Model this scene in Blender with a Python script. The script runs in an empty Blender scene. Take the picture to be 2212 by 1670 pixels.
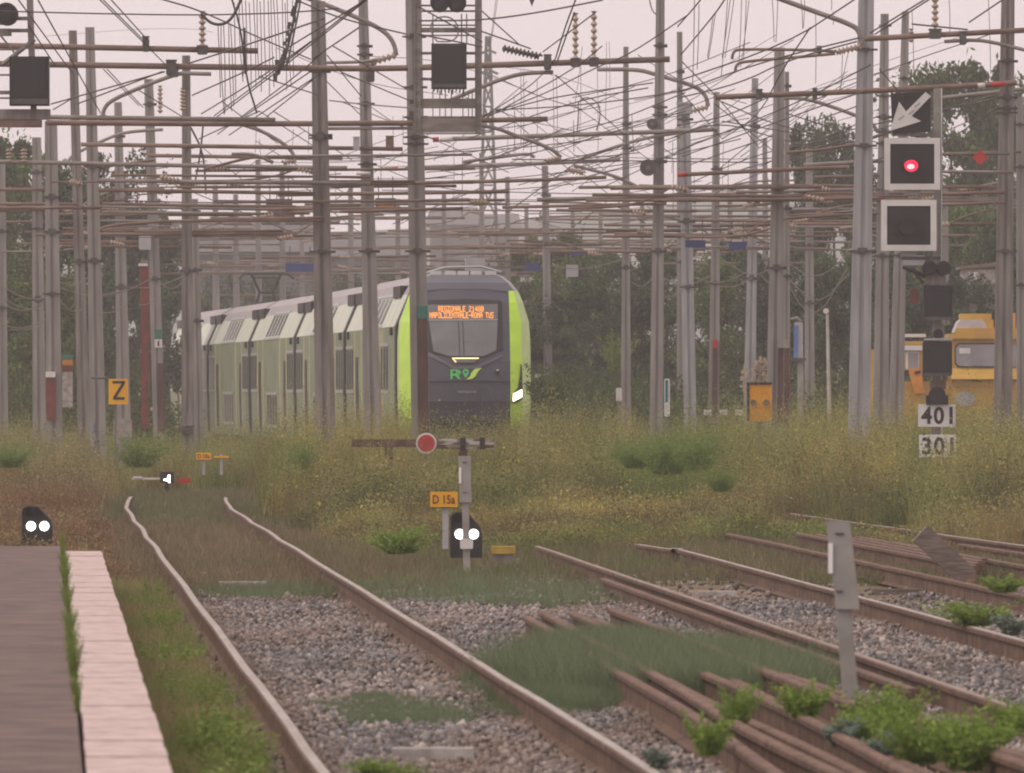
import bpy, bmesh, math, random
import numpy as np
from mathutils import Vector, Matrix, noise as mnoise

random.seed(7)
RNG = np.random.default_rng(11)
S = bpy.context.scene
COL = S.collection
F = 24000.0          # focal length in units of a 2212 px wide picture
CX, CY = 1106.0, 835.0
CAMZ = 1.765

def P(px, py, d):
    """a point at a distance d (metres) seen at a picture position"""
    return Vector(((px - CX) / F * d, d, CAMZ - (py - CY) / F * d))

def GX(px, d):
    return (px - CX) / F * d

# ------------------------------------------------------------------ materials
MATS = {}
def mat(name, col, rough=0.7, var=0.18, scale=3.0, metal=0.0, bump=0.0, stretch=(1, 1, 1), col2=None, fac=(0.4, 0.65), emit=None, estr=0.0, spec=0.35):
    if name in MATS:
        return MATS[name]
    m = bpy.data.materials.new(name)
    m.use_nodes = True
    nt = m.node_tree
    b = nt.nodes['Principled BSDF']
    b.inputs['Roughness'].default_value = rough
    b.inputs['Metallic'].default_value = metal
    b.inputs['Specular IOR Level'].default_value = spec
    tc = nt.nodes.new('ShaderNodeTexCoord')
    mp = nt.nodes.new('ShaderNodeMapping')
    mp.inputs['Scale'].default_value = stretch
    nt.links.new(tc.outputs['Object'], mp.inputs['Vector'])
    n = nt.nodes.new('ShaderNodeTexNoise')
    n.inputs['Scale'].default_value = scale
    n.inputs['Detail'].default_value = 6
    nt.links.new(mp.outputs['Vector'], n.inputs['Vector'])
    r = nt.nodes.new('ShaderNodeValToRGB')
    c2 = col2 if col2 else tuple(max(0, c * (1 - var)) for c in col)
    c1 = col if col2 else tuple(min(1, c * (1 + var)) for c in col)
    r.color_ramp.elements[0].position = fac[0]
    r.color_ramp.elements[1].position = fac[1]
    r.color_ramp.elements[0].color = (*c2, 1)
    r.color_ramp.elements[1].color = (*c1, 1)
    nt.links.new(n.outputs['Fac'], r.inputs['Fac'])
    nt.links.new(r.outputs['Color'], b.inputs['Base Color'])
    if bump:
        bp = nt.nodes.new('ShaderNodeBump')
        bp.inputs['Strength'].default_value = bump
        bp.inputs['Distance'].default_value = 0.02
        nt.links.new(n.outputs['Fac'], bp.inputs['Height'])
        nt.links.new(bp.outputs['Normal'], b.inputs['Normal'])
    if emit:
        b.inputs['Emission Color'].default_value = (*emit, 1)
        b.inputs['Emission Strength'].default_value = estr
    MATS[name] = m
    return m

def leafmat(name, transl=0.25):
    """foliage: the plant's own colour is stored per leaf"""
    if name in MATS:
        return MATS[name]
    m = bpy.data.materials.new(name)
    m.use_nodes = True
    nt = m.node_tree
    b = nt.nodes['Principled BSDF']
    b.inputs['Roughness'].default_value = 0.75
    b.inputs['Specular IOR Level'].default_value = 0.15
    a = nt.nodes.new('ShaderNodeVertexColor')
    a.layer_name = 'leaf'
    nt.links.new(a.outputs['Color'], b.inputs['Base Color'])
    t = nt.nodes.new('ShaderNodeBsdfTranslucent')
    nt.links.new(a.outputs['Color'], t.inputs['Color'])
    mx = nt.nodes.new('ShaderNodeMixShader')
    mx.inputs['Fac'].default_value = transl
    nt.links.new(b.outputs[0], mx.inputs[1])
    nt.links.new(t.outputs[0], mx.inputs[2])
    nt.links.new(mx.outputs[0], nt.nodes['Material Output'].inputs['Surface'])
    MATS[name] = m
    return m

M = {}
M['mast'] = mat('mast_grey_paint', (0.285, 0.266, 0.252), 0.75, scale=1.2, stretch=(6, 6, 0.6), col2=(0.21, 0.19, 0.178))
M['mastb'] = mat('mast_blue_grey_paint', (0.36, 0.36, 0.375), 0.7, scale=1.2, stretch=(6, 6, 0.6), col2=(0.27, 0.267, 0.275))
M['mastd'] = mat('mast_weathered_steel', (0.25, 0.227, 0.212), 0.8, scale=1.5, stretch=(6, 6, 0.6), col2=(0.155, 0.135, 0.122))
M['clamp'] = mat('clamp_dark_steel', (0.085, 0.075, 0.07), 0.7, scale=8)
M['rusttube'] = mat('rusty_tube', (0.215, 0.15, 0.118), 0.8, scale=2.5, stretch=(1, 4, 4), col2=(0.14, 0.095, 0.075))
M['greytube'] = mat('galvanised_tube', (0.25, 0.225, 0.205), 0.6, scale=2.5, stretch=(1, 4, 4), col2=(0.17, 0.145, 0.128))
M['insul'] = mat('ceramic_insulator', (0.36, 0.28, 0.22), 0.35, var=0.12)
M['wire'] = mat('overhead_wire', (0.06, 0.05, 0.048), 0.6, var=0.1)
M['wirel'] = mat('pale_cable', (0.22, 0.19, 0.17), 0.6, var=0.1)
M['redpaint'] = mat('red_paint', (0.42, 0.035, 0.03), 0.5, var=0.15)
M['darkred'] = mat('oxide_red_paint', (0.20, 0.045, 0.035), 0.7, scale=4, col2=(0.12, 0.04, 0.03))
M['duct'] = mat('oxide_brown_duct', (0.125, 0.062, 0.048), 0.75, scale=2, stretch=(4, 4, 0.7), col2=(0.07, 0.038, 0.03))
M['white'] = mat('white_paint', (0.62, 0.60, 0.58), 0.6, var=0.07)
M['green'] = mat('green_band_paint', (0.04, 0.17, 0.12), 0.7, var=0.1)
M['blue'] = mat('blue_panel', (0.035, 0.055, 0.16), 0.5, var=0.1)
M['black'] = mat('signal_black', (0.02, 0.018, 0.02), 0.55, var=0.15)
M['lens'] = mat('dark_lens', (0.012, 0.011, 0.012), 0.15, var=0.1)
M['yellow'] = mat('yellow_sign_paint', (0.74, 0.37, 0.02), 0.5, var=0.06)
M['machyellow'] = mat('yellow_vehicle_paint', (0.54, 0.32, 0.045), 0.5, scale=1.5, col2=(0.42, 0.25, 0.045))
M['ink'] = mat('sign_black_ink', (0.025, 0.02, 0.015), 0.7, var=0.05)
M['brownink'] = mat('sign_brown_ink', (0.17, 0.05, 0.015), 0.7, var=0.05)
M['signdark'] = mat('dark_sign_plate', (0.07, 0.06, 0.06), 0.7, var=0.1)
M['signbrown'] = mat('sign_back_brown', (0.16, 0.12, 0.07), 0.8, var=0.15)
M['orangeink'] = mat('sign_orange_ink', (0.50, 0.20, 0.03), 0.7, var=0.1)
M['postgrey'] = mat('post_grey_paint', (0.34, 0.32, 0.30), 0.7, scale=4, col2=(0.25, 0.23, 0.21), bump=0.1)
M['concrete'] = mat('concrete', (0.40, 0.37, 0.34), 0.9, scale=9, col2=(0.24, 0.21, 0.19), bump=0.3)
M['timber'] = mat('old_timber', (0.20, 0.16, 0.14), 0.9, scale=6, stretch=(1, 8, 8), col2=(0.12, 0.09, 0.075), bump=0.3)
M['bufferpaint'] = mat('peeling_white_paint', (0.44, 0.41, 0.38), 0.8, scale=3.5, stretch=(1, 3, 3), col2=(0.14, 0.085, 0.06), fac=(0.46, 0.56))
M['railrust'] = mat('rail_rust', (0.165, 0.098, 0.064), 0.85, scale=6, col2=(0.082, 0.046, 0.03), bump=0.15)
M['railtop'] = mat('rail_running_steel', (0.37, 0.325, 0.275), 0.5, metal=0.2, scale=1.5, stretch=(8, 0.6, 8), col2=(0.28, 0.235, 0.19))
M['railtopold'] = mat('rail_dull_steel', (0.27, 0.205, 0.15), 0.6, metal=0.1, scale=1.5, stretch=(8, 0.6, 8), col2=(0.20, 0.14, 0.11))
M['loosetop'] = mat('loose_rail_rust_top', (0.205, 0.118, 0.08), 0.85, scale=5, col2=(0.098, 0.054, 0.037), bump=0.15)
M['asphalt'] = mat('old_brown_asphalt', (0.168, 0.113, 0.095), 0.95, scale=2.2, stretch=(1.2, 1, 1), col2=(0.10, 0.067, 0.057), bump=0.25)
M['trainside'] = mat('train_pale_green', (0.225, 0.275, 0.165), 0.5, scale=0.35, stretch=(1, 1, 2.5), col2=(0.165, 0.20, 0.12))
M['trainwhite'] = mat('train_upper_white', (0.60, 0.60, 0.50), 0.45, scale=1.2, stretch=(1, 2.0, 0.4), col2=(0.47, 0.50, 0.41))
M['trainroof'] = mat('train_roof_grey', (0.37, 0.34, 0.34), 0.6, scale=1.5, col2=(0.27, 0.245, 0.245), stretch=(2, 1, 1))
M['lime'] = mat('train_lime_paint', (0.46, 0.72, 0.05), 0.4, var=0.06)
M['limepale'] = mat('train_pale_and_lit_lime', (0.50, 0.66, 0.22), 0.45, var=0.06)  # pale flank lime, also the lit look of the right chamfer
M['traindark'] = mat('train_front_dark_grey', (0.056, 0.057, 0.072), 0.45, var=0.12, scale=1.0)
M['trainblack'] = mat('train_black', (0.014, 0.013, 0.015), 0.5, var=0.1)
M['screen'] = mat('windscreen_glass_sky_tint', (0.17, 0.17, 0.18), 0.22, var=0.12, scale=1.5)  # sky reflection painted in as a lighter grey base
M['displaybg'] = mat('display_glass', (0.135, 0.13, 0.13), 0.35, var=0.05)
M['trim'] = mat('light_grey_trim', (0.36, 0.35, 0.35), 0.5, var=0.1)
M['trainwin'] = mat('train_window_glass', (0.05, 0.045, 0.048), 0.2, var=0.1)
M['led'] = mat('led_orange', (0.3, 0.1, 0.01), 0.5, var=0.05, emit=(1.0, 0.33, 0.05), estr=1.9)
M['ledbar'] = mat('marker_light', (0.5, 0.3, 0.1), 0.5, var=0.05, emit=(1.0, 0.55, 0.25), estr=2.2)
M['headlight'] = mat('headlight_on', (0.8, 0.8, 0.8), 0.5, var=0.02, emit=(1.0, 0.86, 0.62), estr=3.2)
M['dwarflamp'] = mat('lit_white_lamp', (0.8, 0.8, 0.8), 0.5, var=0.02, emit=(1.0, 0.95, 0.9), estr=5.0)
M['redlamp'] = mat('lit_red_lamp', (0.4, 0.01, 0.02), 0.5, var=0.02, emit=(1.0, 0.01, 0.05), estr=2.2)
M['redlampcore'] = mat('lit_red_lamp_core', (0.8, 0.4, 0.4), 0.5, var=0.02, emit=(1.0, 0.3, 0.32), estr=2.2)
M['logogreen'] = mat('logo_green', (0.08, 0.48, 0.13), 0.5, var=0.05)
M['logolime'] = mat('logo_lime', (0.50, 0.72, 0.10), 0.5, var=0.05)
M['greycab'] = mat('grey_cabinet', (0.38, 0.37, 0.39), 0.6, var=0.1)
M['reflect'] = mat('white_reflector', (0.8, 0.78, 0.77), 0.4, var=0.03)
M['bark'] = mat('bark', (0.09, 0.07, 0.055), 0.9, scale=6, stretch=(3, 3, 0.5), bump=0.4)
M['glasspale'] = mat('cab_glass', (0.26, 0.25, 0.27), 0.2, var=0.15, scale=2)
M['bldg'] = mat('far_building_wall', (0.115, 0.12, 0.12), 0.9, scale=0.6, var=0.2)
M['bldgroof'] = mat('far_building_roof', (0.12, 0.115, 0.115), 0.9, var=0.2)
M['leaf'] = leafmat('tree_leaves', 0.2)
M['weed'] = leafmat('weed_leaves', 0.3)

# coping: pale stone with darker cross joints and stains
def coping_mat():
    m = mat('platform_coping_stone', (0.53, 0.415, 0.385), 0.9, scale=5, col2=(0.36, 0.275, 0.25), fac=(0.3, 0.6), bump=0.25, stretch=(2, 1.2, 1))
    return m
M['coping'] = coping_mat()

# ------------------------------------------------------------------ mesh helpers
class MB:
    def __init__(self):
        self.v = []; self.f = []; self.m = []; self.mats = []
    def mi(self, m):
        if m not in self.mats: self.mats.append(m)
        return self.mats.index(m)
    def add(self, vs, fs, m):
        k = len(self.v); i = self.mi(m)
        self.v += [tuple(v) for v in vs]
        for f in fs:
            self.f.append(tuple(a + k for a in f)); self.m.append(i)
        return self
    def box(self, c, s, m, rot=None, taper=1.0):
        cx, cy, cz = c; hx, hy, hz = s[0] / 2, s[1] / 2, s[2] / 2
        vs = []
        for dz in (-1, 1):
            t = taper if dz > 0 else 1.0
            for dx, dy in ((-1, -1), (1, -1), (1, 1), (-1, 1)):
                v = Vector((dx * hx * t, dy * hy * t, dz * hz))
                if rot is not None: v = rot @ v
                vs.append((v.x + cx, v.y + cy, v.z + cz))
        return self.add(vs, [(3, 2, 1, 0), (4, 5, 6, 7), (0, 1, 5, 4), (1, 2, 6, 5), (2, 3, 7, 6), (3, 0, 4, 7)], m)
    def bbox(self, c, s, m, bev=0.02, rot=None):
        """box with its vertical-plane corners chamfered (outline seen from the front)"""
        hx, hz = s[0] / 2, s[2] / 2
        b = bev
        poly = [(-hx + b, -hz), (hx - b, -hz), (hx, -hz + b), (hx, hz - b), (hx - b, hz), (-hx + b, hz), (-hx, hz - b), (-hx, -hz + b)]
        return self.prism([(c[0] + x, c[2] + z) for x, z in poly], c[1] - s[1] / 2, c[1] + s[1] / 2, m)
    def prism(self, poly, y0, y1, m):
        """polygon in x,z (counter-clockwise seen from -y) extruded from y0 to y1"""
        n = len(poly)
        vs = [(x, y0, z) for x, z in poly] + [(x, y1, z) for x, z in poly]
        fs = [tuple(range(n)), tuple(range(2 * n - 1, n - 1, -1))]
        for i in range(n):
            j = (i + 1) % n
            fs.append((i, i + n, j + n, j))
        return self.add(vs, fs, m)
    def tube(self, pts, r, m, n=8, cap=True):
        pts = [Vector(p) for p in pts]
        rs = r if isinstance(r, (list, tuple)) else [r] * len(pts)
        vs = []; fs = []
        up = None
        for i, p in enumerate(pts):
            t = (pts[min(i + 1, len(pts) - 1)] - pts[max(i - 1, 0)])
            if t.length < 1e-9: t = Vector((0, 0, 1))
            t.normalize()
            if up is None:
                up = Vector((0, 0, 1)) if abs(t.z) < 0.9 else Vector((0, 1, 0))
            a = t.cross(up)
            if a.length < 1e-6: a = t.cross(Vector((1, 0, 0)))
            a.normalize(); b = a.cross(t).normalized(); up = b
            for k in range(n):
                an = 2 * math.pi * k / n
                vs.append(p + (a * math.cos(an) + b * math.sin(an)) * rs[i])
        for i in range(len(pts) - 1):
            for k in range(n):
                k2 = (k + 1) % n
                fs.append((i * n + k, i * n + k2, (i + 1) * n + k2, (i + 1) * n + k))
        if cap:
            fs.append(tuple(range(n - 1, -1, -1)))
            fs.append(tuple(range((len(pts) - 1) * n, len(pts) * n)))
        return self.add(vs, fs, m)
    def disc(self, c, r, y0, y1, m, n=20, sx=1.0):
        return self.prism([(c[0] + sx * r * math.cos(2 * math.pi * k / n), c[2] + r * math.sin(2 * math.pi * k / n)) for k in range(n)], c[1] + y0, c[1] + y1, m)
    def ring(self, c, r0, r1, y0, y1, m, n=24, a0=0.0, a1=2 * math.pi):
        vs = []; fs = []
        full = abs(a1 - a0 - 2 * math.pi) < 1e-6
        k2 = n if full else n + 1
        for k in range(k2):
            a = a0 + (a1 - a0) * k / n
            for r, y in ((r0, y0), (r1, y0), (r1, y1), (r0, y1)):
                vs.append((c[0] + r * math.cos(a), c[1] + y, c[2] + r * math.sin(a)))
        for k in range(n):
            a = k * 4; b = ((k + 1) % k2) * 4
            for j in range(4):
                j2 = (j + 1) % 4
                fs.append((a + j, b + j, b + j2, a + j2))
        return self.add(vs, fs, m)
    def build(self, name, parent=None, smooth=False, loc=None):
        me = bpy.data.meshes.new(name)
        me.from_pydata(self.v, [], self.f)
        for mm in self.mats: me.materials.append(mm)
        me.polygons.foreach_set('material_index', self.m)
        if smooth: me.polygons.foreach_set('use_smooth', [True] * len(self.f))
        bm = bmesh.new(); bm.from_mesh(me)
        bmesh.ops.recalc_face_normals(bm, faces=bm.faces)
        bm.to_mesh(me); bm.free()
        o = bpy.data.objects.new(name, me); COL.objects.link(o)
        if parent is not None: o.parent = parent
        if loc is not None: o.location = loc
        return o

def tag(o, label=None, cat=None, group=None, kind=None):
    if label: o['label'] = label
    if cat: o['category'] = cat
    if group: o['group'] = group
    if kind: o['kind'] = kind
    return o

def thing(name, loc, label, cat, group=None, rz=0.0):
    o = bpy.data.objects.new(name, None); COL.objects.link(o)
    o.empty_display_size = 0.2
    o.location = loc; o.rotation_euler = (0, 0, rz)
    return tag(o, label, cat, group)

def local(root, p):
    return Vector(p) - root.location

def text_mesh(s, w, h, m, mb=None, c=(0, 0, 0), font_shear=0.0, thick=0.002, space=1.0, bold=0.0):
    """writing as a flat mesh in x,z facing -y, fitted to w x h and centred on c"""
    cu = bpy.data.curves.new('lettering', 'FONT')
    cu.body = s; cu.shear = font_shear; cu.space_character = space
    cu.resolution_u = 3; cu.offset = bold
    ob = bpy.data.objects.new('lettering', cu)
    COL.objects.link(ob)
    dg = bpy.context.evaluated_depsgraph_get()
    me = bpy.data.meshes.new_from_object(ob.evaluated_get(dg))
    vs = [v.co.copy() for v in me.vertices]
    fs = [tuple(p.vertices) for p in me.polygons]
    bpy.data.objects.remove(ob); bpy.data.curves.remove(cu); bpy.data.meshes.remove(me)
    x0 = min(v.x for v in vs); x1 = max(v.x for v in vs); y0 = min(v.y for v in vs); y1 = max(v.y for v in vs)
    out = [((v.x - (x0 + x1) / 2) / (x1 - x0) * w + c[0], c[1], (v.y - (y0 + y1) / 2) / (y1 - y0) * h + c[2]) for v in vs]
    mb = mb or MB()
    mb.add(out, fs, m)
    return mb

def np_mesh(name, V, Q, colors=None, mats=(), matidx=None, kind_tri=False):
    """mesh from numpy arrays (quads or triangles), optional per-vertex colour"""
    me = bpy.data.meshes.new(name)
    k = Q.shape[1]
    me.vertices.add(len(V)); me.vertices.foreach_set('co', V.astype(np.float32).ravel())
    me.loops.add(Q.size); me.loops.foreach_set('vertex_index', Q.astype(np.int32).ravel())
    me.polygons.add(len(Q))
    me.polygons.foreach_set('loop_start', np.arange(0, Q.size, k, dtype=np.int32))
    me.polygons.foreach_set('loop_total', np.full(len(Q), k, dtype=np.int32))
    me.update(calc_edges=True)
    if colors is not None:
        ca = me.color_attributes.new('leaf', 'FLOAT_COLOR', 'POINT')
        c4 = np.ones((len(V), 4), np.float32); c4[:, :3] = colors
        ca.data.foreach_set('color', c4.ravel())
    for m in mats: me.materials.append(m)
    me.validate()
    return me

def link(name, me, parent=None):
    o = bpy.data.objects.new(name, me); COL.objects.link(o)
    if parent is not None: o.parent = parent
    return o

# ------------------------------------------------------------------ camera, light, world
cam = bpy.data.cameras.new('camera'); co = bpy.data.objects.new('camera', cam); COL.objects.link(co)
co.location = (0, 0, CAMZ); co.rotation_euler = (math.radians(90), 0, 0)
cam.sensor_width = 36; cam.sensor_fit = 'HORIZONTAL'; cam.lens = 36 * F / 2212
cam.clip_start = 0.5; cam.clip_end = 6000
cam.dof.use_dof = True; cam.dof.focus_distance = 175; cam.dof.aperture_fstop = 17
S.camera = co

SUN_EL, SUN_AZ = math.radians(55), math.radians(-65)
w = bpy.data.worlds.new('World'); S.world = w; w.use_nodes = True
nt = w.node_tree
bg = nt.nodes['Background']
sky = nt.nodes.new('ShaderNodeTexSky'); sky.sky_type = 'NISHITA'; sky.sun_disc = False
sky.sun_elevation = SUN_EL; sky.sun_rotation = SUN_AZ
sky.air_density = 1.0; sky.dust_density = 5.0; sky.ozone_density = 1.0
tc = nt.nodes.new('ShaderNodeTexCoord')
mp = nt.nodes.new('ShaderNodeMapping'); mp.inputs['Scale'].default_value = (1, 1, 2.5)
nz = nt.nodes.new('ShaderNodeTexNoise'); nz.inputs['Scale'].default_value = 2.2; nz.inputs['Detail'].default_value = 4
rp = nt.nodes.new('ShaderNodeValToRGB')
rp.color_ramp.elements[0].position = 0.3; rp.color_ramp.elements[0].color = (9.3, 8.1, 8.35, 1)
rp.color_ramp.elements[1].position = 0.7; rp.color_ramp.elements[1].color = (10.4, 9.1, 9.35, 1)
mixc = nt.nodes.new('ShaderNodeMixRGB'); mixc.inputs['Fac'].default_value = 0.93
nt.links.new(tc.outputs['Generated'], mp.inputs['Vector']); nt.links.new(mp.outputs['Vector'], nz.inputs['Vector'])
nt.links.new(nz.outputs['Fac'], rp.inputs['Fac'])
nt.links.new(sky.outputs['Color'], mixc.inputs['Color1']); nt.links.new(rp.outputs['Color'], mixc.inputs['Color2'])
nt.links.new(mixc.outputs['Color'], bg.inputs['Color'])
bg.inputs['Strength'].default_value = 0.1

sl = bpy.data.lights.new('sun', 'SUN'); sl.energy = 1.6; sl.angle = math.radians(25); sl.color = (1.0, 0.9, 0.74)
so = bpy.data.objects.new('sun', sl); COL.objects.link(so)
so.rotation_euler = (math.radians(90) - SUN_EL, 0, math.pi - SUN_AZ) if False else (math.radians(38), 0, math.radians(-65))

S.view_settings.view_transform = 'Standard'; S.view_settings.look = 'None'
S.view_settings.exposure = 0.05; S.view_settings.gamma = 1.0
S.cycles.use_denoising = True; S.cycles.filter_width = 2.0
S.cycles.max_bounces = 6; S.cycles.diffuse_bounces = 3; S.cycles.volume_bounces = 1
S.cycles.transparent_max_bounces = 8
HAZE = 0.00042
# ------------------------------------------------------------------ ground
def t1_center(d):
    x = -0.115 - 0.04296 * (d - 51.2)
    return x + (0.00042 * (d - 155) ** 2 if d > 155 else 0.0)
def t1_center_np(d):
    return -0.115 - 0.04296 * (d - 51.2) + np.where(d > 155, 0.00042 * (d - 155) ** 2, 0.0)
GZ = -0.185

def ground_mat():
    m = bpy.data.materials.new('ground_earth_and_ballast'); m.use_nodes = True
    nt = m.node_tree; N = nt.nodes; L = nt.links
    b = N['Principled BSDF']; b.inputs['Roughness'].default_value = 0.95; b.inputs['Specular IOR Level'].default_value = 0.1
    tc = N.new('ShaderNodeTexCoord')
    def noise(scale, detail=5, st=(1, 1, 1)):
        mp = N.new('ShaderNodeMapping'); mp.inputs['Scale'].default_value = st
        n = N.new('ShaderNodeTexNoise'); n.inputs['Scale'].default_value = scale; n.inputs['Detail'].default_value = detail
        L.new(tc.outputs['Object'], mp.inputs['Vector']); L.new(mp.outputs['Vector'], n.inputs['Vector'])
        return n
    def ramp(src, a, ca, bb, cb):
        r = N.new('ShaderNodeValToRGB')
        r.color_ramp.elements[0].position = a; r.color_ramp.elements[0].color = (*ca, 1)
        r.color_ramp.elements[1].position = bb; r.color_ramp.elements[1].color = (*cb, 1)
        L.new(src, r.inputs['Fac']); return r
    def mix(f, c1, c2):
        x = N.new('ShaderNodeMixRGB'); L.new(f, x.inputs['Fac']); L.new(c1, x.inputs['Color1']); L.new(c2, x.inputs['Color2']); return x
    vor = N.new('ShaderNodeTexVoronoi'); vor.inputs['Scale'].default_value = 22
    L.new(tc.outputs['Object'], vor.inputs['Vector'])
    grav = ramp(vor.outputs['Color'], 0.2, (0.10, 0.085, 0.08), 0.8, (0.27, 0.235, 0.215))
    earth = ramp(noise(0.8).outputs['Fac'], 0.35, (0.095, 0.075, 0.045), 0.65, (0.20, 0.155, 0.10))
    tan = ramp(noise(3).outputs['Fac'], 0.35, (0.17, 0.12, 0.085), 0.65, (0.28, 0.205, 0.15))
    sep = N.new('ShaderNodeSeparateXYZ'); L.new(tc.outputs['Object'], sep.inputs[0])
    wob = noise(0.35, 4)
    add = N.new('ShaderNodeMath'); add.operation = 'MULTIPLY_ADD'; add.inputs[1].default_value = 40; L.new(wob.outputs['Fac'], add.inputs[0]); L.new(sep.outputs['Y'], add.inputs[2])
    mr = N.new('ShaderNodeMapRange'); mr.inputs['From Min'].default_value = 112; mr.inputs['From Max'].default_value = 124; L.new(add.outputs[0], mr.inputs['Value'])
    tanf = ramp(noise(0.5, 3, (1, 0.3, 1)).outputs['Fac'], 0.48, (0, 0, 0), 0.56, (1, 1, 1))
    c = mix(tanf.outputs['Color'], earth.outputs['Color'], tan.outputs['Color'])
    c = mix(mr.outputs[0], grav.outputs['Color'], c.outputs['Color'])
    L.new(c.outputs['Color'], b.inputs['Base Color'])
    bp = N.new('ShaderNodeBump'); bp.inputs['Strength'].default_value = 0.6; bp.inputs['Distance'].default_value = 0.05
    L.new(noise(14, 6).outputs['Fac'], bp.inputs['Height']); L.new(bp.outputs['Normal'], b.inputs['Normal'])
    return m
g = MB(); gm = ground_mat()
g.add([(-1500, -40, GZ), (1500, -40, GZ), (1500, 2000, GZ), (-1500, 2000, GZ)], [(0, 1, 2, 3)], gm)
tag(g.build('ground'), kind='structure')

# far hills seen low between the masts
hv = []; hf = []
nh = 90
for i in range(nh + 1):
    x = -700 + 1400 * i / nh
    h = 26 + 14 * mnoise.noise(Vector((x * 0.006, 0, 3))) + 4 * mnoise.noise(Vector((x * 0.03, 5, 3)))
    hv += [(x, 1500, GZ - 0.3), (x, 1620, h), (x, 1960, GZ - 0.3)]
for i in range(nh):
    a = i * 3
    hf += [(a, a + 3, a + 4, a + 1), (a + 1, a + 4, a + 5, a + 2)]
hm = MB(); hm.add(hv, hf, mat('hill_scrub', (0.10, 0.12, 0.10), 0.95, scale=0.05, var=0.3)); tag(hm.build('hills', smooth=True), kind='structure')

# ------------------------------------------------------------------ platform
PX0 = lambda d: -1.282 - 0.0418 * (d - 42.1)     # track-side edge of the platform
PH = 0.30
plat = thing('station_platform', (PX0(70), 70, GZ), 'low brown asphalt platform with a pale stone edge, running away at the lower left', 'platform')
b = MB()
def strip(b, xa, xb, d0, d1, z0, z1, m, n=1):
    vs = []; fs = []
    for i in range(n + 1):
        d = d0 + (d1 - d0) * i / n
        vs += [(xa(d), d, z0), (xb(d), d, z0), (xb(d), d, z1), (xa(d), d, z1)]
    for i in range(n):
        k = 4 * i
        for j in range(4):
            j2 = (j + 1) % 4
            fs.append((k + j, k + j2, k + 4 + j2, k + 4 + j))
    fs += [(3, 2, 1, 0), (4 * n, 4 * n + 1, 4 * n + 2, 4 * n + 3)]
    b.add([local(plat, v) for v in vs], fs, m)
strip(b, lambda d: PX0(d) - 7.0, lambda d: PX0(d) - 0.345, 20, 102.3, GZ, PH - 0.004, M['asphalt'])
b.build('platform_surface', plat)
# the edge stones, one by one, each a little out of line
for i in range(62):
    d0 = 38 + i * 1.0; d1 = d0 + 0.985
    if d0 > 98.9: break
    j = random.uniform(-0.004, 0.004); jz = random.uniform(-0.004, 0.003)
    b = MB()
    strip(b, lambda d: PX0(d) - 0.325 + j, lambda d: PX0(d) + j, d0, d1, GZ, PH + jz, M['coping'])
    b.build('coping_stone', plat)

# ------------------------------------------------------------------ rails and tracks
RAILP = [(-0.07, -0.172), (0.07, -0.172), (0.07, -0.16), (0.012, -0.145), (0.0095, -0.045), (0.035, -0.034), (0.036, -0.008), (0.025, 0.0), (-0.025, 0.0), (-0.036, -0.008), (-0.035, -0.034), (-0.0095, -0.045), (-0.012, -0.145), (-0.07, -0.16)]
def rail_mesh(path, topm, root=None, name='rail', sidem=None, dz=0.0):
    """I-section rail along a list of (x, y[, z]) points"""
    mb = MB(); n = len(RAILP); vs = []
    off = root.location if root else Vector((0, 0, 0))
    for p in path:
        z = p[2] if len(p) > 2 else 0.0
        for (u, v) in RAILP: vs.append((p[0] + u - off.x, p[1] - off.y, z + v + dz - off.z))
    for i in range(len(path) - 1):
        for j in range(n):
            j2 = (j + 1) % n
            top = j == 7
            mb.add([], [], topm)
            mb.f.append((i * n + j, (i + 1) * n + j, (i + 1) * n + j2, i * n + j2)); mb.m.append(mb.mi(topm if top else (sidem or M['railrust'])))
    mb.v = [tuple(v) for v in vs]
    mb.f.append(tuple(range(n))); mb.m.append(mb.mi(sidem or M['railrust']))
    k = (len(path) - 1) * n
    mb.f.append(tuple(range(k + n - 1, k - 1, -1))); mb.m.append(mb.mi(sidem or M['railrust']))
    return mb.build(name, root)
def line(f, d0, d1, step=4.0):
    n = max(1, int((d1 - d0) / step))
    return [(f(d0 + (d1 - d0) * i / n), d0 + (d1 - d0) * i / n) for i in range(n + 1)]
wob = lambda d, k: 0.006 * math.sin(d * 0.33 + k) + 0.003 * math.sin(d * 0.8 + 2 * k) + (0.012 * math.sin(d * 0.42 + k) if d > 110 else 0)
def sleeper(root, x, d, w=2.5, z=-0.15, m=None, rz=0.0, l=0.26):
    b = MB(); b.box((0, 0, 0), (w, l, 0.16), m or M['concrete'], rot=Matrix.Rotation(rz, 3, 'Z'), taper=0.97)
    o = b.build('sleeper', root); o.location = local(root, (x, d, z - 0.08)); return o
t1 = thing('railway_track', (t1_center(51.2), 51.2, -0.17), 'worn track running along the platform edge, its rails bending away at far left', 'railway track')
r1 = rail_mesh(line(lambda d: t1_center(d) - 0.758 + wob(d, 0), 30, 178), M['railtop'], t1)
r1 = rail_mesh(line(lambda d: t1_center(d) + 0.757 + wob(d, 1), 30, 177), M['railtop'], t1)
for d, z in ((59.2, -0.115), (97.5, -0.12), (107.5, -0.12), (122, -0.1), (127.5, -0.12), (140, -0.13), (147, -0.12)):
    sleeper(t1, t1_center(d), d, z=min(z, -0.165), rz=0.04)
t2n = lambda d: 2.788 - 0.0402 * (d - 60.6)
t2 = thing('railway_track', (t2n(80) + .7, 80, -0.17), 'middle right track with a rusty check rail lying inside its near rail line', 'railway track')
rail_mesh(line(lambda d: t2n(d) + wob(d, 2) * .6, 40, 123), M['railtopold'], t2)
rail_mesh(line(lambda d: t2n(d) + 1.44 + wob(d, 3) * .6, 40, 121.5), M['railtop'], t2)
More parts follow.
